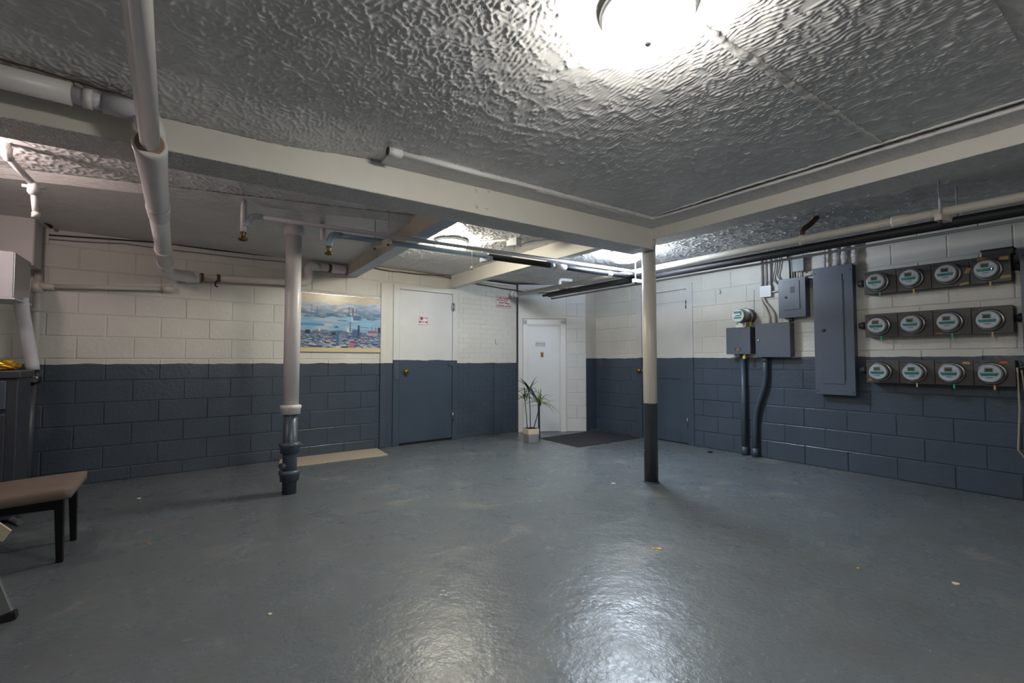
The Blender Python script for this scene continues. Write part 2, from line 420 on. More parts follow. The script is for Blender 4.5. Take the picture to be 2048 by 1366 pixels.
# ---- block walls
CACHE = {}
def piece_mesh(w, h, d, bev, mat, name, wave=0):
    k = (round(w, 3), round(h, 3), d, mat)
    if k in CACHE: return CACHE[k]
    v = []; hw = w / 2
    r = [(-hw, 0, d), (hw, 0, d), (hw, h, d), (-hw, h, d)]
    q = [(-hw, 0, bev * .7), (hw, 0, bev * .7), (hw, h, bev * .7), (-hw, h, bev * .7)]
    f = [(-hw + bev, bev, 0), (hw - bev, bev, 0), (hw - bev, h - bev, 0), (-hw + bev, h - bev, 0)]
    V = [(x, y, z) for x, z, y in r + q + f]
    Fc = [(8, 9, 10, 11)] + [(i, (i + 1) % 4, 4 + (i + 1) % 4, 4 + i) for i in range(4)] + [(4 + i, 4 + (i + 1) % 4, 8 + (i + 1) % 4, 8 + i) for i in range(4)]
    me = bpy.data.meshes.new(name); me.from_pydata(V, [], Fc); me.update()
    me.materials.append(M[mat]); CACHE[k] = me; return me
def courses(parent, fr, u0, u1, z0, z1, L, H, phase, zph, mat, name, holes=(), joint=.005, bev=.006, proud=.006, jit=.002):
    k = math.floor((z0 - zph) / H) 
    while zph + k * H < z1 - .01:
        a, b = max(z0, zph + k * H), min(z1, zph + (k + 1) * H); off = phase + (k % 2) * L / 2
        if b - a > .03:
            i = math.floor((u0 - off) / L)
            while off + i * L < u1 - .01:
                s0, s1 = max(u0, off + i * L), min(u1, off + (i + 1) * L); segs = [(s0, s1)]
                for (hu0, hu1, hz0, hz1) in holes:
                    ns = []
                    for (p, q) in segs:
                        if b <= hz0 + .02 or a >= hz1 - .02 or q <= hu0 or p >= hu1: ns.append((p, q)); continue
                        if p < hu0: ns.append((p, hu0))
                        if q > hu1: ns.append((hu1, q))
                    segs = ns
                for (p, q) in segs:
                    if q - p < .03: continue
                    me = piece_mesh(q - p - joint, b - a - joint, .008, bev, mat, name)
                    o = bpy.data.objects.new(name, me); COL.objects.link(o); o.parent = parent
                    wpt = fr.w((p + q) / 2, a + joint / 2, proud + random.uniform(-jit, jit))
                    m = chain(parent).inverted() @ T(wpt) @ Matrix.Rotation(fr.ang + random.uniform(-.002, .002), 4, 'Z')
                    o.matrix_basis = m
                i += 1
        k += 1
def frame_boxes(fr, rects, d0=0., d1=.12):
    mb = MB()
    for (u0, u1, z0, z1) in rects: mb.box(u0, u1, d0, d1, z0, z1)
    return mb.xf(fr.m)
UE = 5.046
wa = tag(obj('wall_back', frame_boxes(FA, [(-.66, 3.02, 0, ZC), (3.9, UE, 0, ZC), (3.02, 3.9, 2.075, ZC)]), 'wallA'), kind='structure')
courses(wa, FA, -.63, 2.90, 0, 2.29, .4, .2, .15, .12, 'wallA', 'concrete_block')
courses(wa, FA, 2.90, 3.97, 2.12, 2.29, .4, .2, .15, .12, 'wallA', 'concrete_block')
courses(wa, FA, 3.97, UE, 0, 2.20, .205, .0715, .05, .0, 'wallA', 'brick', holes=[(4.60, 4.72, 0, 1.07)], joint=.003, bev=.003, proud=.003)
wb = tag(obj('wall_right', frame_boxes(FB, [(-6.2, -4.62, 0, ZC), (-3.82, 1.7, 0, ZC), (-4.62, -3.82, 2.08, ZC)]), 'wallB'), kind='structure')
courses(wb, FB, -5.55, -.15, 0, 2.29, .4, .2, -2.02, 0, 'wallB', 'concrete_block', holes=[(-4.68, -3.76, 0, 2.14)])
tag(obj('wall_left', MB().box(XL - .12, XL, YF, 5.9, 0, ZC), 'wallC'), kind='structure')
tag(obj('wall_front', MB().box(XL - .12, 5.6, YF - .12, YF, 0, ZC), 'wallC'), kind='structure')
# alcove wall with the short door
D1 = (5.172, 5.475); E1 = (5.46, 5.55)
DU0, DU1, DZ = FD.px(1053, 700)[0], FD.px(1122, 700)[0], FD.px(1087, 648)[1]; DUE = 1.066; DB = FD.px(1131, 700)[0]
wl = thing('wall_alcove', None, None, (4.4, 5.5, 0), kind='structure')
obj('wall_panel', frame_boxes(FD, [(0, DU0 - .0, 0, ZC), (DU1, DUE, 0, ZC), (DU0, DU1, DZ, ZC)], 0, .1), 'alcove', wl)
courses(wl, FD, DB + .01, DUE, 0, 2.29, .4, .2, .72, .0, 'alcove', 'concrete_block')
mb = MB(); mb.prism([D1, E1, (E1[0], E1[1] + .1), (D1[0], D1[1] + .1)], 0, ZC); obj('wall_return', mb, 'wallB', wl)

# ---- beams and columns
def beam(name, label, mb_web, mat_web, mb_under=None, mat_under=None):
    r = thing(name, label, 'beam', (sum((v for v in mb_web.v), Vector()) / len(mb_web.v)))
    obj('web', mb_web, mat_web, r, bevel=.002)
    if mb_under: obj('soffit', mb_under, mat_under, r)
    return r
def bolt(p, n, r=.013, h=.012, parent=None, mat='beam'):
    p, n = Vector(p), Vector(n); mb = MB(); mb.tube([p - n * .002, p + n * .003], r * 1.5, 12); mb.tube([p, p + n * h], r, 6); mb.tube([p, p + n * (h + .008)], r * .5, 8)
    return obj('bolt', mb, mat, parent)
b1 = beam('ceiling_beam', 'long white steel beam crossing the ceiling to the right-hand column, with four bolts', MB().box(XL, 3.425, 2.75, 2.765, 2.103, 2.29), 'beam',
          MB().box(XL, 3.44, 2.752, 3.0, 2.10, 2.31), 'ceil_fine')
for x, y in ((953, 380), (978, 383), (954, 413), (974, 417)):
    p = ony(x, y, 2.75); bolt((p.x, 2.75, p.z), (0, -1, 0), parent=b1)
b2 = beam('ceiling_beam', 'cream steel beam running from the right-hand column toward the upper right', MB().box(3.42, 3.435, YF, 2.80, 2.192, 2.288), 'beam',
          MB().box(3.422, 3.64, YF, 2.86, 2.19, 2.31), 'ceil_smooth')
b3 = beam('ceiling_beam', 'short pinkish grey cross beam above the poster, ending over the white elbow pipe',
          MB().prism([(1.50, 2.99), (1.515, 2.99), (1.585, 5.86), (1.57, 5.86)], 2.132, 2.30), 'beam_cream',
          MB().prism([(1.502, 2.99), (1.63, 2.99), (1.70, 5.86), (1.572, 5.86)], 2.13, 2.31), 'bluegrey')
b4 = beam('ceiling_beam', 'short cream cross beam to the right of the small ceiling lamp', MB().box(3.04, 3.055, 2.99, 5.95, 2.132, 2.30), 'beam',
          MB().box(3.042, 3.14, 2.99, 5.95, 2.13, 2.31), 'beam')
def column_paint():
    t = NT('two_tone_column_paint'); p = t.pos(); sp = t.n('ShaderNodeSeparateXYZ'); t.l(p, sp.inputs[0])
    up = t.ramp(t.math('ADD', sp.outputs[2], t.math('MULTIPLY', t.noise(20, p), .006)), .718, .720)
    c = t.mix(up, t.mix(t.noise(5, p), lin('33343a'), lin('43454b')), t.mix(t.noise(4, p, 5), lin('b9b3a8'), lin('d1cdc4')))
    return t.out(c, .36, t.bump(t.noise(30, p, 4), .3, .003))
M['column'] = column_paint()
cx, cy = 3.505, 2.865
rc = thing('support_column', 'round steel column, cream above and charcoal below, standing mid-room under two beams', 'column', (cx, cy, 0))
obj('shaft', MB().cyl((cx, cy, 0), (cx, cy, 2.30), .062, 32), 'column', rc)
obj('base_ring', MB().tube([(cx, cy, 0), (cx, cy, .012)], [.072, .066], 24), 'cond_dk', rc)
pl = obj('bracket_plate', MB().box(3.40, 3.455, 2.742, 2.752, 2.13, 2.30), 'beam', rc, bevel=.001)
for x, z in ((3.42, 2.27), (3.42, 2.22), (3.42, 2.16), (3.443, 2.24)): bolt((x, 2.742, z), (0, -1, 0), .008, .008, pl)
pl = obj('bracket_plate', MB().box(3.408, 3.42, 2.60, 2.81, 2.19, 2.30), 'beam', rc, bevel=.001)
for y, z in ((2.77, 2.26), (2.77, 2.22), (2.70, 2.27), (2.70, 2.22), (2.64, 2.27), (2.64, 2.22)): bolt((3.408, y, z), (-1, 0, 0), .010, .008, pl)

# waste stack at left
sx, sy = .725, 4.335
st = thing('waste_pipe', 'upright pipe left of the poster, white above and slate blue below with bell joints', 'pipe', (sx, sy, 0))
obj('upper_pipe', MB().cyl((sx, sy, .70), (sx, sy, 2.20), .062, 32), 'white', st)
obj('lower_pipe', MB().cyl((sx, sy, 0), (sx, sy, .70), .056, 32), 'blue', st)
obj('collar', MB().lathe([(.064, 2.16), (.08, 2.165), (.082, 2.20), (.078, 2.235), (.066, 2.245), (.064, 2.31)], (sx, sy, 0)), 'white', st)
obj('collar', MB().lathe([(.063, .655), (.075, .657), (.077, .70), (.082, .705), (.083, .728), (.064, .734)], (sx, sy, 0)), 'white', st)
for z in (.335, .105):
    obj('bell_joint', MB().lathe([(.058, z - .003), (.073, z), (.077, z + .05), (.084, z + .055), (.085, z + .082), (.058, z + .09)], (sx, sy, 0)), 'blue', st)
obj('cleanout_plug', MB().tube([(sx - .045, sy - .03, .235), (sx - .075, sy - .045, .235)], .028, 14), 'blue', st)
obj('cleanout_plug', MB().tube([(sx + .05, sy + .03, .39), (sx + .11, sy + .09, .37)], .016, 12), 'blue', st)

# ---- overhead pipes
def hub(parent, a, b, r, mat, name='coupling', rim=.004):
    a, b = Vector(a), Vector(b); d = (b - a)
    mb = MB(); mb.tube([a, a + d * .08, a + d * .2, b - d * .2, b - d * .08, b], [r - .006, r + rim, r + rim, r, r, r - .004], 24)
    return obj(name, mb, mat, parent)
a0, a1 = Vector((-.085, -.9, 2.145)), Vector((-.155, 2.60, 2.033)); a2 = Vector((-.18, 5.46, 1.93))
op = thing('overhead_pipe', 'thick white drain pipe under the ceiling crossing below the long beam at left', 'pipe', a1)
obj('pipe', MB().cyl(a0, a1, .036, 28), 'white', op)
tt = Vector(a1).lerp(a2, .30)
obj('wye_fitting', MB().tube([a1 + Vector((0, -.07, .002)), a1 + Vector((0, -.06, 0)), a1, a1.lerp(a2, .12), a1.lerp(a2, .26), tt], [.058, .064, .062, .057, .056, .056], 28), 'white', op)
obj('wye_branch', MB().tube(arc_path([a1.lerp(a2, .07), a1 + Vector((0, .02, .09)), a1 + Vector((-.02, 0, .15))], .05), .052, 24), 'white', op)
obj('joint_lip', MB().tube([a1 + Vector((0, -.078, .002)), a1 + Vector((0, -.068, .002))], .052, 28), 'peel', op, smooth=False)
obj('lower_pipe', MB().cyl(tt, a1.lerp(a2, .93), .052, 28), 'white', op)
hub(op, a1.lerp(a2, .28), a1.lerp(a2, .36), .056, 'white'); hub(op, a1.lerp(a2, .66), a1.lerp(a2, .69), .056, 'white')
hub(op, a1.lerp(a2, .84), a1.lerp(a2, .91), .057, 'white')
e0 = a1.lerp(a2, .90); e2 = FA.w(.86, 1.935, .11)
obj('elbow', MB().tube(arc_path([e0, a2 + Vector((0, .05, -.005)), FA.w(.80, 1.93, .11)], .12, 10), .056, 28), 'white', op)
hub(op, FA.w(.72, 1.93, .11), FA.w(.84, 1.935, .11), .058, 'white')
rp = thing('wall_drain_pipe', 'dirty cream drain pipe running along the back wall behind the upright pipe', 'pipe', e2)
obj('pipe', MB().cyl(FA.w(.84, 1.935, .11), FA.w(1.78, 1.985, .11), .038, 24), 'cream', rp)
obj('joint_band', MB().tube([FA.w(.855, 1.936, .11), FA.w(.875, 1.937, .11)], .045, 24), 'rust', rp)
obj('joint_band', MB().tube([FA.w(.99, 1.943, .11), FA.w(1.02, 1.944, .11)], .042, 24), 'rust', rp)
obj('hanger_strap', MB().tube([FA.w(.985, 1.91, .15), FA.w(.975, 1.86, .15), FA.w(1.0, 1.85, .15)], .008, 8), 'cable_dk', rp)
obj('elbow', MB().tube(arc_path([FA.w(1.72, 1.982, .11), FA.w(1.88, 1.99, .11), FA.w(1.88, 2.18, .11), FA.w(2.0, 2.185, .11)], .1, 8), .047, 24), 'white', rp)
obj('upper_pipe', MB().cyl(FA.w(1.95, 2.185, .11), FA.w(2.30, 2.19, .11), .042, 24), 'cream', rp)
obj('joint_band', MB().tube([FA.w(2.10, 2.187, .11), FA.w(2.13, 2.187, .11)], .046, 24), 'rust', rp)
hub(rp, FA.w(2.14, 2.187, .11), FA.w(2.30, 2.19, .11), .05, 'white', 'elbow')
# pipe in front of the long beam
q = thing('branch_pipe', 'fat white wrapped pipe along the long beam at the far left', 'pipe', (-.6, 2.62, 2.2))
obj('wrapped_pipe', MB().tube([(XL, 2.62, 2.235), (-.75, 2.62, 2.215), (-.42, 2.62, 2.208)], [.046, .047, .045], 24), 'white', q)
obj('bare_pipe', MB().cyl((-.43, 2.62, 2.208), (-.30, 2.62, 2.204), .034, 20), 'lilac', q)
obj('coupling', MB().cyl((-.385, 2.62, 2.206), (-.355, 2.62, 2.205), .041, 20), 'white', q)
obj('elbow_end', MB().cyl((-.32, 2.62, 2.204), (-.15, 2.62, 2.198), .043, 24), 'lilac', q)
# drop pipe upper left
d0 = onz(15, 288, 2.30); d1 = ony(68, 374, d0.y + .12); d2 = ony(72, 432, d0.y + .12)
q = thing('sprinkler_drop', 'white offset drop pipe with a capped end at upper left', 'pipe', d0)
obj('pipe', MB().tube(arc_path([d0, d0 + Vector((0, 0, -.07)), d1 + Vector((0, -.0, .01))], .05), .017, 16), 'white', q)
obj('elbow', MB().tube([d0 + Vector((0, 0, -.02)), d0 + Vector((0, 0, -.065)), d0 + Vector((0.01, 0.01, -.085))], .023, 16), 'white', q)
obj('valve_body', MB().tube([d1 + Vector((0, 0, .02)), d1 + Vector((0, 0, -.03)), d1 + Vector((0, 0, -.05))], [.026, .03, .018], 16).tube([d1 + Vector((-.05, 0, 0)), d1 + Vector((.05, 0, 0))], .009, 8), 'white', q)
obj('drop_end', MB().cyl(d1 + Vector((0, 0, -.04)), d2, .015, 16), 'white', q)
obj('end_cap', MB().cyl(d2 + Vector((0, 0, .02)), d2 + Vector((0, 0, -.012)), .020, 16), 'white', q)
# sprinkler line (thin) and its partner, both running to the right crossing
PX = 4.165
s0, s1 = Vector((.37, 3.67, 2.10)), Vector((PX - .02, 3.56, 2.10))
q = thing('sprinkler_pipe', 'thin pale grey pipe running left to right in front of the column tops', 'pipe', s0)
obj('pipe', MB().cyl(s0, s1, .0165, 16), 'lilac', q)
obj('tee', MB().tube(arc_path([s0 + Vector((.04, 0, 0)), s0 + Vector((-.02, 0, 0)), s0 + Vector((-.05, 0, -.05)), s0 + Vector((-.055, 0, -.08))], .03), .021, 16), 'lilac', q)
zt = ony(489, 412, 3.67).z; pb = onz(489, 404, 2.262)
obj('riser', MB().tube(arc_path([(s0.x - .075, 3.67, 1.98), (s0.x - .075, 3.67, zt), pb], .04), .019, 16), 'white', q)
v = obj('drain_valve', MB().lathe([(.014, 0), (.02, -.012), (.013, -.03), (.013, -.045), (.030, -.05), (.030, -.062), (.008, -.07)], (s0.x - .075, 3.67, 1.985)), 'brass_dk', q)
t0, t1 = Vector((.93, 3.76, 2.075)), Vector((PX + .02, 3.66, 2.065))
q = thing('insulated_pipe', 'parallel pipe behind the thin one, pale blue at left then black insulation', 'pipe', t0)
obj('bare_pipe', MB().cyl(t0, t0.lerp(t1, .42), .0215, 18), 'bluegrey', q)
obj('insulation', MB().cyl(t0.lerp(t1, .415), t1, .028, 20), 'black', q)
obj('pipe_label', MB().cyl(t0.lerp(t1, .655), t0.lerp(t1, .70), .0286, 20), 'signwhite', q); obj('tape', MB().cyl(t0.lerp(t1, .635), t0.lerp(t1, .652), .0288, 20), 'bluegrey', q)
obj('tape', MB().cyl(t0.lerp(t1, .88), t0.lerp(t1, .90), .0288, 20), 'signwhite', q)
obj('elbow', MB().tube(arc_path([t0 + Vector((.04, 0, 0)), t0 + Vector((-.03, 0, 0)), t0 + Vector((-.05, 0, -.06)), t0 + Vector((-.055, 0, -.1))], .04), .026, 16), 'bluegrey', q)
zt = ony(645, 462, 3.76).z; pb = onz(645, 452, 2.262)
obj('riser', MB().tube(arc_path([(t0.x - .10, 3.76, 2.02), (t0.x - .10, 3.76, zt), pb], .04), .020, 16), 'white', q)
obj('drain_valve', MB().lathe([(.014, 0), (.02, -.012), (.013, -.03), (.013, -.045), (.030, -.05), (.030, -.062), (.008, -.07)], (t0.x - .055, 3.76, 1.98)), 'brass_dk', q)
# run along the right wall
q = thing('main_pipe', 'long cream pipe running from the alcove wall along the right wall side', 'pipe', (PX, 3.5, 2.1))
obj('pipe', MB().cyl((4.095, 5.80, 2.10), (4.20, -1.5, 2.10), .030, 24), 'cream', q)
for y in (4.86, 3.42, 1.80, 1.18): hub(q, (PX, y + .05, 2.10), (PX + .003, y - .05, 2.10), .036, 'cream')
obj('tee', MB().tube(arc_path([(4.12, 4.86, 2.11), (4.12, 4.86, 2.20), (4.22, 4.84, 2.20), (4.30, 4.82, 2.20)], .05), .022, 16), 'white', q)
q = thing('insulated_main', 'black foam insulated pipe tucked just beyond the long cream pipe', 'pipe', (PX, 3.5, 2.0))
X8, Z8 = 4.235, 2.035
obj('insulation', MB().cyl((4.19, 5.18, Z8), (4.275, -1.5, Z8), .036, 24), 'black', q)
obj('pipe_end', MB().cyl((4.185, 5.30, Z8), (4.19, 5.17, Z8), .020, 16), 'cable_dk', q)
for y0, y1, m in ((5.20, 5.16, 'signwhite'), (4.62, 4.58, 'signwhite'), (3.92, 3.86, 'signwhite'), (2.43, 2.36, 'nid'), (1.87, 1.80, 'nid'), (4.2, 4.16, 'signwhite')):
    obj('tape', MB().cyl((X8, y0, Z8), (X8, y1, Z8), .0368, 24), m, q)
obj('pipe_label', MB().box(X8 - .040, X8 - .035, 2.60, 2.66, Z8 - .018, Z8 + .015), 'signwhite', q)
tag(obj('electrical_conduit', MB().tube([(4.25, 5.2, 1.985), (4.33, -1.5, 1.985)], .011, 12), 'cable'), 'thin grey conduit just under the black insulated pipe', 'conduit')
def hanger(label, p, w, ax, rods, mat='cream'):
    r = thing('pipe_hanger', label, 'bracket', p); p = Vector(p); ax = Vector(ax).normalized(); sd = ax.cross(Vector((0, 0, 1)))
    mb = MB()
    c = [p + ax * s1 * w + sd * s2 * .019 + Vector((0, 0, s3 * .019)) for s1 in (-1, 1) for s2 in (-1, 1) for s3 in (-1, 1)]
    mb.add(c, [(0, 1, 3, 2), (4, 6, 7, 5), (0, 4, 5, 1), (2, 3, 7, 6), (0, 2, 6, 4), (1, 5, 7, 3)])
    obj('channel', mb, mat, r)
    for s in rods: q_ = p + ax * s * w * .8; obj('threaded_rod', MB().cyl(q_, (q_.x, q_.y, 2.30), .0055, 8), 'lilac', r); obj('nut', MB().cyl(q_ + Vector((0, 0, -.032)), q_ + Vector((0, 0, -.02)), .011, 6), 'rust', r)
    return r
hanger('rusty channel bracket holding the two thin pipes left of the cross beam', (1.27, 3.71, 2.045), .12, (-.25, 1, 0), (-1, 1), 'beam_cream')
hanger('channel bracket at the crossing of the pipes beside the cream column', (PX + .03, 3.50, 1.985), .17, (1, .0, 0), (-1, .6), 'nid')
hanger('cream channel bracket on the long pipe at far right with a hanging rod', (4.22, .93, 2.05), .15, (1, -.15, 0), (-1, 1), 'cream')

# ------------------------------------------------------------------ lamps
def lamp(i, label, ringmat):
    x, y, z, col, s = LAMPS[i]
    r = thing('ceiling_lamp', label, 'lamp', (x, y, z), 0, 'round flush ceiling lamps')
    obj('base_ring', MB().lathe([(.10, 0), (.155, -.002), (.163, -.020), (.160, -.034), (.14, -.036)], (0, 0, 0), 'z', 40), ringmat, r, world=False)
    em = emit('lamp_glass_%d' % i, col, s)
    prof = [(.130, -.034), (.150, -.050), (.158, -.075), (.150, -.105), (.115, -.130), (.06, -.142), (.004, -.144)] if i == 2 else [(.146, -.034), (.152, -.046), (.150, -.066), (.136, -.090), (.10, -.110), (.05, -.120), (.004, -.122)]
    obj('glass_dome', MB().lathe(prof, (0, 0, 0), 'z', 40), em, r, world=False)
    if i != 2: obj('finial', MB().lathe([(.004, -.121), (.012, -.123), (.014, -.130), (.006, -.137), (.001, -.139)], (0, 0, 0), 'z', 14), 'chrome', r, world=False)
lamp(0, 'large glowing dome lamp at the top of the picture above the room centre', 'steel')
lamp(1, 'glowing ceiling lamp between the two short cross beams', 'steel')
lamp(2, 'cool white ceiling lamp just left of the cream column', 'steel')
x, y, z, col, s = LAMPS[3]
rb = thing('bulb_holder', 'bare bulb in a white ceiling holder past the left edge of the picture', 'lamp', (x, y, 2.30))
obj('holder', MB().lathe([(.055, 0), (.05, -.03), (.028, -.045), (.028, -.06)], (0, 0, 0)), 'signwhite', rb, world=False)
obj('bulb', MB().lathe([(.014, -.06), (.02, -.075), (.034, -.10), (.037, -.12), (.030, -.145), (.012, -.158), (.002, -.16)], (0, 0, 0)), emit('bulb_glass', col, s), rb, world=False)
lamp(4, 'added fill lamp, unseen behind the camera', 'steel')  # added fill in lamp form, brightens the ceiling and right wall from out of view

# ------------------------------------------------------------------ doors
d1_ = thing('door_1', None, None, FA.w(3.46, 0, 0), FA.ang, kind='structure')
fr = MB()
for (u0, u1, z0, z1) in ((2.97, 3.055, 0, 2.10), (3.865, 3.94, 0, 2.10), (3.055, 3.865, 2.045, 2.10)): fr.box(u0, u1, -.018, .05, z0, z1)
obj('door_frame', fr.xf(FA.m), 'door_a', d1_, bevel=.003)
leaf = obj('door_leaf', MB().box(3.06, 3.86, -.008, .035, .03, 2.04).xf(FA.m), 'door_a', d1_, bevel=.002)
obj('threshold', MB().box(3.03, 3.89, -.005, .06, 0, .022).xf(FA.m), 'rubber', d1_)
def knob(parent, fr, u, z, off=.0):
    mb = MB(); mb.lathe([(.028, 0), (.028, .006), (.012, .01), (.011, .03), (.022, .036), (.029, .05), (.026, .064), (.012, .07)], (u, -off, z), 'y', 20)
    return obj('knob', mb.xf(fr.m), 'brass', parent)
u, z = FA.px(809, 743); knob(d1_, FA, u, z, .008)
for z in (.33, 1.86): obj('hinge', MB().cyl((3.868, -.026, z - .06), (3.868, -.026, z + .06), .008, 10).box(3.845, 3.90, -.022, -.012, z - .05, z + .05).xf(FA.m), 'chrome', d1_)
obj('hinge', MB().box(3.80, 3.87, -.02, -.008, 1.03, 1.085).xf(FA.m), 'blue', d1_, bevel=.004)
obj('lock_plate', MB().box(2.985, 3.052, -.023, -.017, .86, 1.08).xf(FA.m), 'blue', d1_, bevel=.003)
tag(obj('trim_1', MB().box(2.79, 2.88, -.03, 0, 0, 2.10).xf(FA.m), 'wallA', bevel=.01), kind='structure')
tag(obj('trim_2', MB().box(4.60, 4.72, -.022, 0, 0, 1.065).xf(FA.m), 'wallA', bevel=.008), kind='structure')
# door 2
d2_ = thing('door_2', None, None, FD.w((DU0 + DU1) / 2, 0, 0), FD.ang, kind='structure')
fr = MB()
for (u0, u1, z0, z1) in ((DU0 - .055, DU0 + .012, 0, DZ + .06), (DU1 - .012, DU1 + .075, 0, DZ + .06), (DU0 - .055, DU1 + .075, DZ - .01, DZ + .075)): fr.box(u0, u1, -.022, .0, z0, z1)
for (u0, u1, z0, z1) in ((DU0 + .012, DU0 + .03, 0, DZ - .01), (DU1 - .03, DU1 - .012, 0, DZ - .01), (DU0 + .012, DU1 - .012, DZ - .03, DZ - .01)): fr.box(u0, u1, -.008, .05, z0, z1)
obj('door_frame', fr.xf(FD.m), 'trim_w', d2_, bevel=.004)
obj('header_ledge', MB().box(DU0 - .07, DU1 + .08, -.03, 0, DZ + .08, DZ + .092).xf(FD.m), 'cream', d2_)
lf = obj('door_leaf', MB().box(DU0 + .025, DU1 - .025, .012, .05, .005, DZ - .025).xf(FD.m), 'door_w', d2_)
u, z = FD.px(1081, 688, -.01)
pl = obj('name_plate', MB().box(u - .075, u + .075, .004, .013, z - .032, z + .032).xf(FD.m), 'nid', d2_, bevel=.002)
text_mesh('lettering', 'SPRINKLERS', .025, 'ink', pl, chain(pl).inverted() @ FD.m @ T(Vector((u, .0022, z))))
tt_ = obj('name_face', MB().box(u - .068, u + .068, .0032, .005, z - .024, z + .024).xf(FD.m), 'signwhite', pl)
u, z = FD.px(1084, 709, -.01)
lk = obj('lock_plate', MB().box(u - .022, u + .022, .002, .013, z - .04, z + .04).xf(FD.m), 'brass', d2_, bevel=.003)
obj('keyhole', MB().lathe([(.011, 0), (.011, .004), (.008, .006)], (u, .002, z + .008), 'y', 14).box(u - .012, u + .012, -.001, .003, z - .033, z - .016).xf(FD.m), 'ink', lk)
# door 3
d3_ = thing('door_3', None, None, FB.w(-4.22, 0, 0), FB.ang, kind='structure')
fr = MB()
for (u0, u1, z0, z1) in ((-4.69, -4.60, 0, 2.13), (-3.84, -3.75, 0, 2.13), (-4.60, -3.84, 2.06, 2.13)): fr.box(u0, u1, -.02, .05, z0, z1)
obj('door_frame', fr.xf(FB.m), 'door_b', d3_, bevel=.004)
lf = MB().box(-4.595, -3.845, .004, .035, .015, 2.055)
obj('door_leaf', lf.xf(FB.m), 'door_b', d3_, bevel=.002)
mb = MB()
for (u0, u1, z0, z1) in ((-4.595, -4.48, .015, 2.055), (-3.96, -3.845, .015, 2.055), (-4.48, -3.96, 1.90, 2.055), (-4.48, -3.96, .015, .20), (-4.48, -3.96, .86, 1.02)): mb.box(u0, u1, -.006, .006, z0, z1)
obj('door_panelling', mb.xf(FB.m), 'door_b', d3_, bevel=.003)
u, z = FB.px(1283, 741); knob(d3_, FB, u, z, .006)
obj('lock_plate', MB().box(u - .03, u + .03, -.010, -.004, z - .20, z + .05).xf(FB.m), 'blue', d3_, bevel=.003)
for z in (.30, 1.85): obj('hinge', MB().cyl((-3.842, -.026, z - .055), (-3.842, -.026, z + .055), .008, 10).xf(FB.m), 'chrome', d3_)

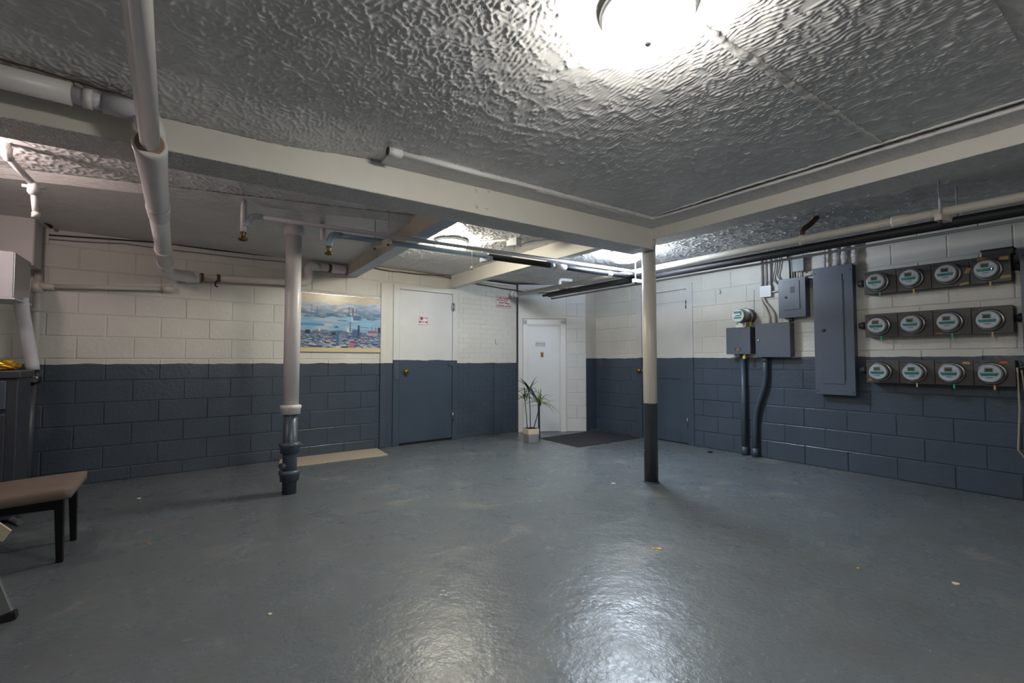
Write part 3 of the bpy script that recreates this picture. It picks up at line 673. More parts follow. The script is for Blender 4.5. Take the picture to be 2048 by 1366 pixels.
# ------------------------------------------------------------------ things on the back wall
def painting():
    W, Hh = 220, 136; rg = random.Random(3)
    c = lambda h: np.array(lin(h)[:3])
    img = np.zeros((Hh, W, 3)); yy, xx = np.mgrid[0:Hh, 0:W]; t = yy / Hh; u = xx / W
    def cloud(k1, k2, seed):
        g = np.random.default_rng(seed).standard_normal((Hh, W)); f = np.fft.fft2(g)
        q = np.exp(-((np.fft.fftfreq(W)[None, :] * k1) ** 2 + (np.fft.fftfreq(Hh)[:, None] * k2) ** 2)); g = np.real(np.fft.ifft2(f * q)); return (g / g.std())[..., None]
    def mixc(a, b, k): return a * (1 - k) + b * k
    sky = c('cdbfa8') * (1 + .04 * cloud(20, 6, 1))
    k = np.clip((t - .12) / .2, 0, 1)[..., None]
    hills = mixc(c('a9b4c4'), c('5f7f9c'), k) * (1 + .12 * cloud(22, 5, 2)) ; hills = mixc(hills, c('c4c2c2'), np.clip(cloud(26, 6, 3) * .5 - .1, 0, .8))
    river = c('86adc8') * (1 + .06 * cloud(40, 5, 4)); river = mixc(river, c('bdbfc6'), np.clip(cloud(50, 7, 5) * .5 - .3, 0, .8))
    town = c('66748e') * (1 + .15 * cloud(6, 3, 6))
    top = (.125 + .03 * np.sin(u * 5) + .015 * np.sin(u * 17 + 1))[..., None]; bank = (.385 + .018 * np.sin(u * 9) + .01 * np.sin(u * 31))[..., None]; shore = (.635 + .02 * np.sin(u * 8 + 2) + .012 * np.sin(u * 23))[..., None]
    T_ = t[..., None]; img = np.where(T_ < top, sky, np.where(T_ < bank, hills, np.where(T_ < shore, river, town)))
    img = np.where((T_ > bank - .03) & (T_ < bank) & (cloud(20, 3, 8) > -.3), c('42627c'), img)
    def para(x, t0, w, h, sl, col, a=1.):
        y0, y1 = int(t0 * Hh), min(Hh, int((t0 + h) * Hh) + 1)
        for j in range(y0, y1):
            xa = int((x + sl * (j - y0) / Hh) * W); xb = xa + max(1, int(w * W)); xa = max(0, xa)
            if xb > xa: img[j, xa:xb] = img[j, xa:xb] * (1 - a) + c(col) * a
    roofs = ['9fb0bf', 'b5b0b4', '8f9fb2', 'aaa0ac', '7fa3b8', 'c0b9b6', '86859c']; sides = ['2c3c58', '3a4a68', '4a4864', '33506a', '584a60']
    for i in range(240):
        t0 = .64 + .30 * (i / 240) + rg.uniform(-.01, .01); q = .4 + (t0 - .62) * 3.2; x = rg.uniform(-.05, 1); w = rg.uniform(.03, .075) * q; h = rg.uniform(.010, .022) * q; sl = rg.choice([.9, .6, -.5, 0])
        para(x, t0, w, h, sl, rg.choice(roofs)); para(x + sl * h, t0 + h, w, h * rg.uniform(.6, 1.2), 0, rg.choice(sides)); para(x - .004, t0, .008, h * 1.6, sl, rg.choice(sides))
    for (x, t0, w, h, col) in ((.12, .20, .007, .17, '3f4a58'), (.185, .20, .007, .17, '3f4a58'), (.57, .19, .011, .16, '4a4f5c'), (.615, .20, .02, .18, '5a5a72'), (.665, .20, .009, .15, '4a4f5c'), (.63, .34, .10, .08, '4f6f96'), (.30, .33, .09, .04, '3f5f7c'), (.90, .29, .10, .06, '4a749c'),
                             (.05, .63, .06, .06, '23384a'), (.36, .66, .05, .05, '2b4254'), (.588, .46, .013, .17, '2c3658'), (.62, .60, .09, .12, '51628a'), (.69, .52, .03, .18, '2f4266'), (.82, .61, .13, .05, '94606c'), (.80, .66, .15, .03, 'a49aa4'), (.875, .52, .009, .09, '34485f'), (.925, .54, .012, .07, '34485f'), (.955, .54, .045, .10, '26364c'),
                             (.42, .67, .035, .19, '4c6c8c'), (.455, .69, .04, .17, '6f8fa8'), (.73, .63, .012, .05, '294458'), (.41, .545, .02, .02, '2c4560'), (.395, .56, .06, .012, '2c4560'), (.43, .435, .12, .008, '4d6d7e'), (.70, .545, .12, .008, '5f7f90'), (.0, .515, .28, .03, '4a8cc4'), (.27, .52, .10, .015, 'ccc3b8'), (.42, .91, .055, .05, 'd0ccc0')):
        para(x, t0, w, h, 0, col)
    para(.58, .84, .06, .035, .35, 'd9646f'); para(.585, .87, .055, .03, .1, 'c07080')
    for (x, t0, w, h, a) in ((.545, .57, .03, .07, .8), (.60, .36, .025, .10, .5), (.615, .12, .012, .09, .5), (.20, .60, .03, .04, .7)): para(x, t0, w, h, .1, 'dcd8c4', a)
    n = int(.905 * Hh)
    b = img.copy(); b[1:-1, 1:-1] = (img[1:-1, 1:-1] * 4 + img[:-2, 1:-1] + img[2:, 1:-1] + img[1:-1, :-2] + img[1:-1, 2:]) / 8; img = b
    img[n + 4:] = c('d2c094')
    return img, W, Hh
u0, z1 = FA.px(600, 585); u1, z0 = 2.81, 1.203; z1 = 1.893
pr = FA.thing('wall_poster', 'silver framed painting of a river city with smokestacks, left of the white and blue door', 'poster', (u0 + u1) / 2, z0)
img, W, Hh = painting()
me = bpy.data.meshes.new('print'); pw, ph = u1 - u0 - .02, z1 - z0 - .02
V = [(-pw / 2 + pw * i / W, -.0165, .01 + ph - ph * j / Hh) for j in range(Hh + 1) for i in range(W + 1)]
Fs = [(j * (W + 1) + i, (j + 1) * (W + 1) + i, (j + 1) * (W + 1) + i + 1, j * (W + 1) + i + 1) for j in range(Hh) for i in range(W)]
me.from_pydata(V, [], Fs); ca = me.color_attributes.new('Col', 'FLOAT_COLOR', 'CORNER')
cols = np.ones((Hh * W, 4, 4), dtype=np.float32); cols[:, :, :3] = img.reshape(-1, 1, 3); ca.data.foreach_set('color', cols.ravel())
t = NT('poster_print'); a = t.n('ShaderNodeVertexColor'); a.layer_name = 'Col'; me.materials.append(t.out(a.outputs[0], .25))
o = bpy.data.objects.new('print', me); COL.objects.link(o); o.parent = pr
obj('backing_board', MB().box(-pw / 2, pw / 2, -.015, 0, .01, ph + .01), 'signwhite', pr, world=False)
fr = MB(); hw = (u1 - u0) / 2; hh = z1 - z0
for b in ((-hw, hw, 0, .01), (-hw, hw, hh - .01, hh), (-hw, -hw + .01, 0, hh), (hw - .01, hw, 0, hh)): fr.box(b[0], b[1], -.024, 0, b[2], b[3])
obj('frame', fr, 'silver', pr, world=False, bevel=.002)

def sign(name, label, fr_, x0, y0, x1, y1, off=0, cat='sign'):
    u0, z1 = fr_.px(x0, y0, off); u1, z0 = fr_.px(x1, y1, off)
    s_ = fr_.thing(name, label, cat, (u0 + u1) / 2, z0, off); w, h = u1 - u0, z1 - z0
    obj('sign_board', MB().box(-w / 2, w / 2, -.004, 0, 0, h), 'signwhite', s_, world=False)
    return s_, w, h
s_, w, h = sign('warning_sign', 'white surveillance sign with red lettering beside the small security camera', FA, 992, 591, 1022, 618, .007)
b = .005; mb = MB()
for q4 in ((-w / 2 + b, w / 2 - b, b, 2 * b), (-w / 2 + b, w / 2 - b, h - 2 * b, h - b), (-w / 2 + b, -w / 2 + 2 * b, b, h - b), (w / 2 - 2 * b, w / 2 - b, b, h - b)): mb.box(q4[0], q4[1], -.0046, -.003, q4[2], q4[3])
obj('border', mb, 'red', s_, world=False)
for tx, zz, sz, xx_ in (('THESE PREMISES', .82, .033, -.008), ('PROTECTED BY', .64, .030, -.02), ('VIDEO', .43, .040, -.045), ('SURVEILLANCE', .18, .038, 0)):
    text_mesh('lettering', tx, sz * w / .29, 'red', s_, T(Vector((xx_ * w / .29, -.0045, h * zz))))
obj('camera_symbol', MB().lathe([(.013, 0), (.013, .001)], (w * .13, -.0042, h * .47), 'y', 12).box(w * .17, w * .38, -.005, -.004, h * .40, h * .46).box(w * .2, w * .4, -.005, -.004, h * .33, h * .36), 'ink', s_, world=False)
s_, w, h = sign('door_notice', 'small white and red notice on the white and blue door', FA, 838, 633, 855, 650, .009)
obj('red_band', MB().box(-w / 2 + .006, w / 2 - .006, -.0048, -.0036, h * .24, h * .46), 'red', s_, world=False)
obj('emblem', MB().lathe([(.022, 0), (.022, .0008)], (-w * .22, -.0042, h * .76), 'y', 18), 'red', s_, world=False)
obj('border', MB().box(-w / 2, w / 2, -.0046, -.0036, 0, .004).box(-w / 2, w / 2, -.0046, -.0036, h - .004, h).box(-w / 2, -w / 2 + .004, -.0046, -.0036, 0, h).box(w / 2 - .004, w / 2, -.0046, -.0036, 0, h), 'red', s_, world=False)
text_mesh('lettering', 'NOTICE', .022, 'ink', s_, T(Vector((w * .18, -.0045, h * .80)))); text_mesh('lettering', 'ALARM', .022, 'signwhite', s_, T(Vector((0, -.0050, h * .35))))
# security camera
u, z = FA.px(1028, 588, .05)
s_ = FA.thing('security_camera', 'white turret security camera at the end of the back wall by the red sign', 'camera', u, z, .006)
obj('base', MB().lathe([(.055, 0), (.056, .02), (.045, .03)], (0, 0, 0), 'y', 24), 'signwhite', s_, world=False)
hd = MB()
hd.lathe([(.02, .01), (.038, .02), (.045, .04), (.042, .06), (.03, .078), (.024, .082)], (0, 0, 0), 'y', 24)
obj('camera_ball', hd.xf(T(Vector((.015, 0, -.01))) @ Matrix.Rotation(math.radians(25), 4, 'Z')), 'signwhite', s_, world=False)
obj('lens', MB().lathe([(.02, .078), (.019, .086), (.008, .088)], (0, 0, 0), 'y', 18).xf(T(Vector((.015, 0, -.01))) @ Matrix.Rotation(math.radians(25), 4, 'Z')), 'lens', s_, world=False)
# hook
u, z = FA.px(990, 684); tag(obj('wall_hook', MB().tube([FA.w(u, z + .04, .005), FA.w(u, z - .03, .012), FA.w(u + .025, z - .035, .035)], .0025, 6), 'cable_dk'), 'small bent wire hook on the brick part of the back wall', 'hook')

# cables along the top of the back wall
def cable(label, pts, r, mat, name='cable', n=10, sag=.0):
    P = [Vector(p) for p in pts]; out = []
    for i in range(len(P) - 1):
        for k in range(n): t_ = k / n; q_ = P[i].lerp(P[i + 1], t_); q_.z -= sag * math.sin(math.pi * t_); out.append(q_)
    out.append(P[-1])
    o = obj(name, MB().tube(out, r, 8), mat)
    return tag(o, label, 'cable')
def A_(x, y, off=.02): u, z = FA.px(x, y, off); return FA.w(u, min(z, 2.285), off)
cable('dark cable stapled along the top of the back wall at left', [A_(98, 470), A_(220, 478), A_(330, 486), A_(430, 500), A_(570, 515), A_(700, 528)], .007, 'cable_dk')
cable('thin grey cable just below the dark one on the back wall at left', [A_(98, 478), A_(250, 487), A_(400, 506), A_(575, 524)], .005, 'cable', sag=.006)
cable('tan bundled cable along the wall top right of the elbow pipe', [A_(745, 533), A_(790, 541), A_(860, 541), A_(905, 555), A_(960, 568), A_(1035, 580)], .009, 'cable_tan', sag=.01)
cable('dark cable drooping above the white and blue door to the alcove', [A_(748, 536, .04), A_(800, 544, .04), A_(880, 548, .04), A_(930, 562, .04), A_(985, 573, .04), A_(1040, 581, .04)], .005, 'cable_dk', sag=.008)
cable('grey wire hanging down the end of the back wall past the camera', [A_(1046, 560, .03), A_(1046, 590, .03), A_(1039, 610, .03), A_(1037, 628, .03), A_(1040, 642, .03)], .006, 'cable')
cable('black cable from the alcove corner toward the ceiling', [FD.w(.0, 2.20, .02), FD.w(.25, 2.17, .02), FD.w(.6, 2.19, .02), FD.w(.8, 2.25, .02), FD.w(1.0, 2.28, .02)], .007, 'cable_dk', sag=.01)
ridge('plaster_crack', FA.w(-.6, 2.283, .012), FA.w(2.3, 2.283, .012), .010, .006, 'rust', wa, .8, .05, 11)
ridge('plaster_ridge', FA.w(2.3, 2.27, .015), FA.w(4.9, 2.262, .012), .014, .006, 'cream', wa, .8, .05, 12)

# ceiling junction box and its cable, pull cord
p = onz(1028, 478, 2.30); jb = thing('junction_box', 'white junction box on the ceiling between the two short cross beams', 'box', (p.x, p.y, 2.30), .5)
obj('box_body', MB().box(-.055, .055, -.055, .055, -.075, .0), 'trim_w', jb, world=False, bevel=.003)
obj('knockout', MB().cyl((0, 0, -.072), (0, 0, -.079), .016, 12), 'steel', jb, world=False)
cable('white cable looping from the ceiling junction box', [(p.x + .06, p.y, 2.25), (p.x + .12, p.y - .1, 2.27), (p.x + .3, p.y - .25, 2.292), (p.x + .45, p.y - .4, 2.293)], .006, 'trim_w', sag=.0)
cable('white conduit from the small ceiling lamp to the junction box', [(LAMPS[1][0] + .17, LAMPS[1][1], 2.287), (p.x - .05, p.y, 2.287)], .012, 'trim_w')
ph_ = ony(944, 536, 3.66)
s_ = thing('pull_cord', 'short white cord with a pale knob hanging below the thin pipe', 'cord', (ph_.x, 3.66, ph_.z))
obj('cord', MB().cyl((ph_.x, 3.66, ph_.z + .01), (ph_.x, 3.66, 2.085), .0025, 6), 'signwhite', s_)
obj('cord_knob', MB().lathe([(.004, .014), (.013, .006), (.015, -.008), (.006, -.02)], (ph_.x, 3.66, ph_.z), 'z', 14), 'pot_cream', s_)
hanger('small pale bracket where the black insulation begins', (2.26, 3.71, 2.04), .07, (-.2, 1, 0), (), 'nid')
# old conduit stub below the ceiling by the long beam
s_ = thing('conduit_stub', 'capped white conduit stub on the ceiling beside the long beam', 'conduit', (1, 2.56, 2.29))
obj('conduit', MB().tube([(.96, 2.565, 2.293), (2.0, 2.575, 2.295)], [.017, .012], 14), 'trim_w', s_)
obj('coupling', MB().cyl((.91, 2.565, 2.288), (.99, 2.566, 2.289), .026, 18), 'trim_w', s_)
obj('open_end', MB().cyl((.905, 2.565, 2.288), (.911, 2.565, 2.288), .021, 18), 'ink', s_)

# ------------------------------------------------------------------ left side
s_ = thing('wall_box', 'tall beige-white metal box high at the far left under the ceiling', 'box', (-1.2, 5.4, 1.87))
obj('box_body', MB().box(-1.34, -1.045, 5.33, 5.57, 1.875, 2.27), 'boxw', s_, bevel=.004)
obj('cover_plate', MB().box(-1.335, -1.05, 5.322, 5.33, 1.885, 2.26), 'boxw', s_, bevel=.002)
s_ = thing('cover_box', 'light grey metal box with screwed cover at the left edge of the picture', 'box', (-1.2, 4.8, 1.53))
obj('box_body', MB().box(-1.40, -1.0, 4.6, 5.0, 1.535, 1.852), 'boxg', s_, bevel=.004)
obj('cover_plate', MB().box(-1.0, -.994, 4.605, 4.995, 1.54, 1.847), 'steel', s_, bevel=.002)
for y in (4.63, 4.97):
    for z in (1.565, 1.82): obj('screw', MB().cyl((-.994, y, z), (-.989, y, z), .007, 10), 'steel', s_)
obj('box_lip', MB().box(-1.40, -.985, 4.59, 5.01, 1.522, 1.535), 'boxg', s_)
P = [(-1.0 - .02, 4.85, 1.54), (-1.02, 4.87, 1.42), (-.98, 5.1, 1.12), (-.975, 5.12, 1.03)]
P = [ony(42, 595, 4.85), ony(45, 625, 4.86), ony(62, 715, 4.98), ony(66, 742, 5.0)]
s_ = thing('service_conduit', 'thick grey-white conduit sloping down from the light grey box to a black elbow', 'conduit', P[-1])
obj('pipe', MB().tube(arc_path(P, .1), .040, 20), 'boxg', s_)
e = P[-1]
obj('elbow_fitting', MB().tube([e + Vector((0, 0, .01)), e + Vector((0, 0, -.05)), e + Vector((.01, .0, -.10))], [.043, .048, .036], 18), 'rubber_cap', s_)
obj('fitting_cap', MB().tube([e + Vector((.01, -.03, -.05)), e + Vector((.02, -.06, -.065))], [.03, .022], 14), 'chrome', s_)
obj('lower_pipe', MB().cyl((e.x - .04, 5.08, 0), (e.x - .02, 5.04, e.z - .07), .034, 16), 'bin', s_)
s_ = thing('riser_pipe', 'cream pipe climbing the back wall at far left with a level branch to the right', 'pipe', FA.w(-.31, 1.7, .07))
obj('pipe', MB().cyl(FA.w(-.31, 1.07, .07), FA.w(-.30, 1.87, .07), .027, 16), 'cream', s_)
obj('lower_pipe', MB().cyl(FA.w(-.31, 0, .07), FA.w(-.31, 1.07, .07), .026, 16), 'bin', s_)
obj('tee', MB().cyl(FA.w(-.305, 1.68, .07), FA.w(-.305, 1.78, .07), .037, 16).tube([FA.w(-.30, 1.74, .07), FA.w(-.20, 1.742, .07)], [.036, .028], 16), 'cream', s_)
obj('union', MB().cyl(FA.w(-.308, 1.52, .07), FA.w(-.308, 1.545, .07), .043, 16), 'cream', s_)
obj('branch_pipe', MB().cyl(FA.w(-.25, 1.742, .07), FA.w(.60, 1.80, .07), .020, 16), 'cream', s_)
obj('end_fitting', MB().cyl(FA.w(.55, 1.797, .07), FA.w(.64, 1.803, .07), .033, 14), 'cream', s_)
# dark cabinet
s_ = thing('metal_cabinet', 'dark painted metal cabinet in the far left corner behind the chair', 'cabinet', (-1.15, 4.75, 0))
obj('carcass', MB().box(-1.39, -.955, 4.62, 4.94, .02, .98), 'bin', s_, bevel=.008)
obj('top_rim', MB().box(-1.39, -.94, 4.60, 4.955, .98, 1.035), 'bin', s_, bevel=.008)
obj('door_panel', MB().box(-1.38, -1.01, 4.603, 4.62, .06, .74), 'bin', s_, bevel=.006)
obj('drawer_front', MB().box(-1.38, -1.01, 4.60, 4.62, .77, .965), 'panel', s_, bevel=.006)
g = thing('foil_bag', 'crumpled gold and black foil bag on the dark cabinet', 'bag', (-1.08, 4.75, 1.035))
def blob(name, c, r, mat, parent, seed, amp=.25, n=14):
    rg = random.Random(seed); vs = []; fs = []; c = Vector(c)
    for j in range(n + 1):
        for i in range(n * 2):
            th = math.pi * j / n; phn = 2 * math.pi * i / (n * 2); k = 1 + amp * (math.sin(5 * phn + seed) * math.sin(3 * th) * .5 + rg.uniform(-.3, .3))
            if j in (0, n): k = 1
            vs.append(c + Vector((r[0] * k * math.sin(th) * math.cos(phn), r[1] * k * math.sin(th) * math.sin(phn), max(0, r[2] * k * math.cos(th) + r[2] * .6))))
    for j in range(n):
        for i in range(n * 2): fs.append((j * n * 2 + i, j * n * 2 + (i + 1) % (n * 2), (j + 1) * n * 2 + (i + 1) % (n * 2), (j + 1) * n * 2 + i))
    return obj(name, MB().add(vs, fs, False), mat, parent)
blob('foil_body', (-1.08, 4.72, 1.036), (.11, .07, .045), 'gold', g, 3); blob('black_flap', (-1.13, 4.68, 1.036), (.06, .05, .035), 'blackgloss', g, 5)
cable('thick black cable across the top of the tall box at far left', [(-1.39, 5.0, 2.29), (-1.2, 5.2, 2.286), (-1.03, 5.38, 2.285), (-.98, 5.5, 2.24)], .014, 'black')

# chair (only its front half is in the picture)
ch = thing('dining_chair', 'armless chair with taupe suede saddle seat and black legs at the left edge', 'chair', (-.77, 3.75, 0))
SX0, SX1, SY0, SY1 = -1.02, -.505, 3.50, 4.02
def seat_mb():
    n = 18; m = 18; vs = []; fs = []
    def top(s, t): # s: along x 0..1 , t: along y
        return .372 + .050 * ((2 * t - 1) ** 2) * (.4 + .6 * s) + .012 * math.sin(math.pi * s) * math.cos(math.pi * (t - .5)) + .006 * s
    for lay in (0, 1):
        for i in range(n + 1):
            for j in range(m + 1):
                s_, t_ = i / n, j / m
                x = SX0 + (SX1 - SX0) * s_; y = SY0 + (SY1 - SY0) * t_
                bow = .03 * math.sin(math.pi * t_) * s_ ; x -= bow * .6 if s_ > .5 else 0
                edge = min(s_, 1 - s_, t_, 1 - t_) * n
                z = top(s_, t_) - (.022 if edge < .5 else .006 if edge < 1.5 else 0) if lay == 0 else .325 + .030 * ((2 * t_ - 1) ** 2) * s_
                if edge < .5 and lay == 1: z += .004
                vs.append((x, y, z))
    N = (n + 1) * (m + 1); idx = lambda l, i, j: l * N + i * (m + 1) + j
    for i in range(n):
        for j in range(m):
            fs.append((idx(0, i, j), idx(0, i + 1, j), idx(0, i + 1, j + 1), idx(0, i, j + 1))); fs.append((idx(1, i, j), idx(1, i, j + 1), idx(1, i + 1, j + 1), idx(1, i + 1, j)))
    for i in range(n):
        for j in (0, m): fs.append((idx(0, i, j), idx(0, i + 1, j), idx(1, i + 1, j), idx(1, i, j)))
    for j in range(m):
        for i in (0, n): fs.append((idx(0, i, j), idx(0, i, j + 1), idx(1, i, j + 1), idx(1, i, j)))
    return MB().add(vs, fs, True)
obj('seat', seat_mb(), 'suede', ch)
def leg(x, y, z1, dx):
    mb = MB(); a, b = .021, .015
    v = [(x + dx + s * b, y + t * b, 0) for s, t in ((-1, -1), (1, -1), (1, 1), (-1, 1))] + [(x + s * a, y + t * a, z1) for s, t in ((-1, -1), (1, -1), (1, 1), (-1, 1))]
    return mb.add(v, [(0, 3, 2, 1), (4, 5, 6, 7), (0, 1, 5, 4), (1, 2, 6, 5), (2, 3, 7, 6), (3, 0, 4, 7)])
for x, y, dx in ((-.56, 3.575, .01), (-.56, 3.955, .01), (-.97, 3.58, -.03), (-.97, 3.95, -.03)): obj('leg', leg(x, y, .345, dx), 'blackgloss', ch, bevel=.004)
for y in (3.565, 3.94): obj('seat_rail', MB().box(-.985, -.555, y, y + .025, .29, .335), 'blackgloss', ch)
obj('backrest', MB().box(-1.05, -1.0, 3.52, 4.0, .36, .95), 'suede', ch, bevel=.02)

# step ladder (foot at the left edge)
ld = thing('step_ladder', 'aluminium step ladder leg with a black rubber foot at the bottom left edge', 'ladder', (-.75, 2.93, 0))
f0 = onz(8, 1228, .03); tp = f0 + Vector((-.36, .02, 1.15))
def rail(p0, p1, w, d, mat, name, parent):
    p0, p1 = Vector(p0), Vector(p1); ax = (p1 - p0).normalized(); s1 = ax.cross(Vector((0, 1, 0))).normalized(); s2 = ax.cross(s1)
    c = [p + s1 * (a * w / 2) + s2 * (b * d / 2) for p in (p0, p1) for a, b in ((-1, -1), (1, -1), (1, 1), (-1, 1))]
    return obj(name, MB().add(c, [(0, 3, 2, 1), (4, 5, 6, 7), (0, 1, 5, 4), (1, 2, 6, 5), (2, 3, 7, 6), (3, 0, 4, 7)]), mat, parent, bevel=.002)
for dy in (0, -.42):
    a = f0 + Vector((0, dy, 0)); b = tp + Vector((0, dy * .8, 0)); rail(a, b, .055, .024, 'alu', 'rail', ld)
    rail(a + Vector((-.0, 0, 0)), a + Vector((.004, 0, -.03)), .075, .04, 'rubber', 'rubber_foot', ld)
    a2_ = Vector((-1.34, f0.y + dy, .03)); rail(a2_, b + Vector((-.03, 0, 0)), .03, .02, 'alu', 'rear_rail', ld)
for k in (.25, .5, .75): c = f0.lerp(tp, k); obj('tread', MB().box(c.x - .09, c.x + .01, c.y - .38, c.y - .02, c.z - .012, c.z + .012), 'alu', ld, bevel=.002)
# cream card corner leaning by the ladder
c0 = ony(23, 1062, 3.2)
k0 = ony(22, 1062, 3.1); k1 = ony(6, 1083, 3.1)
mb = MB(); V = [k0, k1, k1 + Vector((-.28, .02, .10)), k0 + Vector((-.28, .02, .30))]; V = V + [v + Vector((0, .015, 0)) for v in V]
V_ = [Vector(v) for v in V]; mb.add(V_, [(0, 1, 2, 3), (7, 6, 5, 4), (0, 4, 5, 1), (1, 5, 6, 2), (2, 6, 7, 3), (3, 7, 4, 0)])
tag(obj('card_sheet', mb, 'card'), 'cream card corner poking in beside the chair at the left edge', 'card')
cable('grey hose lying on the floor under the chair at left', [onz(-20, 1004, .02), onz(0, 1012, .02), onz(14, 1035, .02), onz(40, 1046, .02)], .018, 'cable', 'hose', sag=0)

# plank and mats on the floor
q = [onz(*p, 0) for p in [(560, 919), (556, 938), (776, 911), (754, 898)]]
tag(obj('floor_plank', MB().prism([(v.x, v.y) for v in q], 0.0, .012), 'plank', bevel=.002), 'pale wood-look plank lying on the floor along the back wall', 'plank')
q = [onz(*p, 0) for p in [(1081, 877), (1157, 895), (1283, 876), (1195, 861)]]
tag(obj('door_mat', MB().prism([(v.x, v.y) for v in q], 0.0, .008), 'mat', bevel=.003), 'black rubber door mat in the corner before the alcove door', 'mat')

# plant
pp = onz(1062, 884, 0)
pt = thing('potted_plant', 'artificial dracaena with three spiky heads in a cream and grey square pot', 'plant', (pp.x, pp.y, 0), math.radians(-8))
def frustum(a, b, z0, z1): return MB().add([(s * a, t * a, z0) for s, t in ((-1, -1), (1, -1), (1, 1), (-1, 1))] + [(s * b, t * b, z1) for s, t in ((-1, -1), (1, -1), (1, 1), (-1, 1))], [(0, 3, 2, 1), (4, 5, 6, 7), (0, 1, 5, 4), (1, 2, 6, 5), (2, 3, 7, 6), (3, 0, 4, 7)])
S_ = .083
obj('pot_base', frustum(S_ * .88, S_ * .97, 0, .11), 'pot_grey', pt, world=False, bevel=.004)
obj('pot_rim', frustum(S_ * .985, S_, .11, .185), 'pot_cream', pt, world=False, bevel=.004)
obj('soil', MB().box(-S_ * .85, S_ * .85, -S_ * .85, S_ * .85, .17, .19), 'soil', pt, world=False)
def local_of(px_, py_): v = ony(px_, py_, pp.y); return Vector((v.x - pp.x, 0, v.z))
heads = [(local_of(1052, 796), local_of(1056, 850), .20, 'plant', 16, 1, 1.0), (local_of(1058, 778), local_of(1061, 850), .30, 'plant3', 18, 2, 1.15), (local_of(1077, 803), local_of(1066, 850), .27, 'plant2', 22, 3, 1.0)]
for hp, base, L, mt, n, sd, sc_ in heads:
    rg = random.Random(sd); base.z = .18; yo = (sd - 2) * -.03
    hp = hp + Vector((0, yo, 0)); base = base + Vector((0, yo * .4, 0)); mid = base.lerp(hp, .5) + Vector((.006, 0, 0))
    sm_ = obj('stem', MB().tube([base, mid, hp], [.0065, .0055, .005], 8), 'stem', pt, world=False)
    for k in range(n):
        az = 2 * math.pi * k / n + rg.uniform(-.2, .2); el = rg.choice([1.25, .9, .6, .35, .1]) + rg.uniform(-.12, .12); LL = L * rg.uniform(.75, 1.15); w = .0115 * sc_
        d = Vector((math.cos(az) * math.cos(el), math.sin(az) * math.cos(el), math.sin(el))); sdv = d.cross(Vector((0, 0, 1))).normalized()
        vs = []; fs = []; N = 6; p_ = hp + Vector((0, 0, rg.uniform(-.06, .03)))
        drop = LL * (.55 if el < .5 else .22)
        for i in range(N + 1):
            t_ = i / N; c = p_ + d * LL * t_ - Vector((0, 0, drop * t_ ** 2.2)); ww = w * (1 - t_) ** .7 * (.55 + 1.2 * min(t_ * 3, .4)); 
            vs += [c - sdv * ww, c + Vector((0, 0, -.002)) - Vector((0, 0, ww * .3)), c + sdv * ww]
        for i in range(N): fs += [(3 * i, 3 * i + 1, 3 * i + 4, 3 * i + 3), (3 * i + 1, 3 * i + 2, 3 * i + 5, 3 * i + 4)]
        obj('leaf', MB().add(vs, fs, True), mt if rg.random() > .3 else 'plant', sub=sm_)
q0 = onz(1079, 877, 0); q1 = ony(1078, 806, q0.y); q2 = ony(1060, 774, q0.y)
mb = MB(); W_ = Vector((.016, 0, 0)); D_ = Vector((0, .010, 0)); V = []
for p_ in (q0 + Vector((0, 0, .001)), q1, q2): V += [p_ - W_, p_ + W_, p_ + W_ + D_, p_ - W_ + D_]
mb.add(V, [(0, 3, 2, 1), (8, 9, 10, 11)] + [(4 * k + i, 4 * k + (i + 1) % 4, 4 * k + 4 + (i + 1) % 4, 4 * k + 4 + i) for k in (0, 1) for i in range(4)])
tag(obj('bent_strip', mb, 'blue'), 'narrow slate blue bent strip standing right behind the plant pot', 'strip')

# ------------------------------------------------------------------ electrical gear on the right wall
def wbox(name, label, cat, x0, y0, x1, y1, d, mat='panel', edge='panel', bev=.004, off=0.):
    """box whose front face has its top-left px and bottom-right px given"""
    u0, z1 = FB.px(x0, y0, d); u1, z0 = FB.px(x1, y1, d)
    r = FB.thing(name, label, cat, (u0 + u1) / 2, z0, off); w, h = u1 - u0, z1 - z0
    obj('carcass', MB().box(-w / 2 + .004, w / 2 - .004, -d + .012, -.008, .004, h - .004), edge, r, world=False, bevel=bev)
    obj('cover', MB().box(-w / 2, w / 2, -d, -d + .014, 0, h), mat, r, world=False, bevel=.002)
    return r, w, h
r, w, h = wbox('breaker_cabinet', 'tall dark grey breaker panel left of the twelve meters', 'panel', 1625, 538, 1712, 792, .10)
dr = obj('panel_door', MB().box(-.11, .09, -.106, -.098, .11, h - .09), 'panel', r, world=False, bevel=.002)
obj('latch', MB().lathe([(.016, 0), (.016, .006), (.008, .008)], (-.085, -.106, h * .50), 'y', 16), 'ink', sub=dr)
obj('door_hinge', MB().box(.092, .100, -.104, -.098, .15, h - .15), 'panel_dk', r, world=False)
for x in (-w / 2 + .02, w / 2 - .02):
    for z in (.035, h - .06): obj('screw', MB().lathe([(.008, 0), (.007, .004)], (x, -.100, z), 'y', 10), 'panel_dk', r, world=False)
r, w, h = wbox('breaker_box', 'small grey breaker box with square door above the lower right grey box', 'panel', 1556, 560, 1612, 633, .12)
dr = obj('panel_door', MB().box(-w * .30, w * .30, -.127, -.118, h * .2, h * .92), 'panel', r, world=False, bevel=.002)
obj('label_window', MB().box(-.01, .035, -.128, -.126, h * .62, h * .78), 'panel_dk', sub=dr)
obj('latch', MB().lathe([(.012, 0), (.012, .006), (.006, .008)], (-.055, -.126, h * .52), 'y', 14), 'ink', sub=dr)
obj('hub', MB().cyl((-.03, -.07, 0), (-.03, -.07, -.04), .025, 14), 'panel_dk', r, world=False)
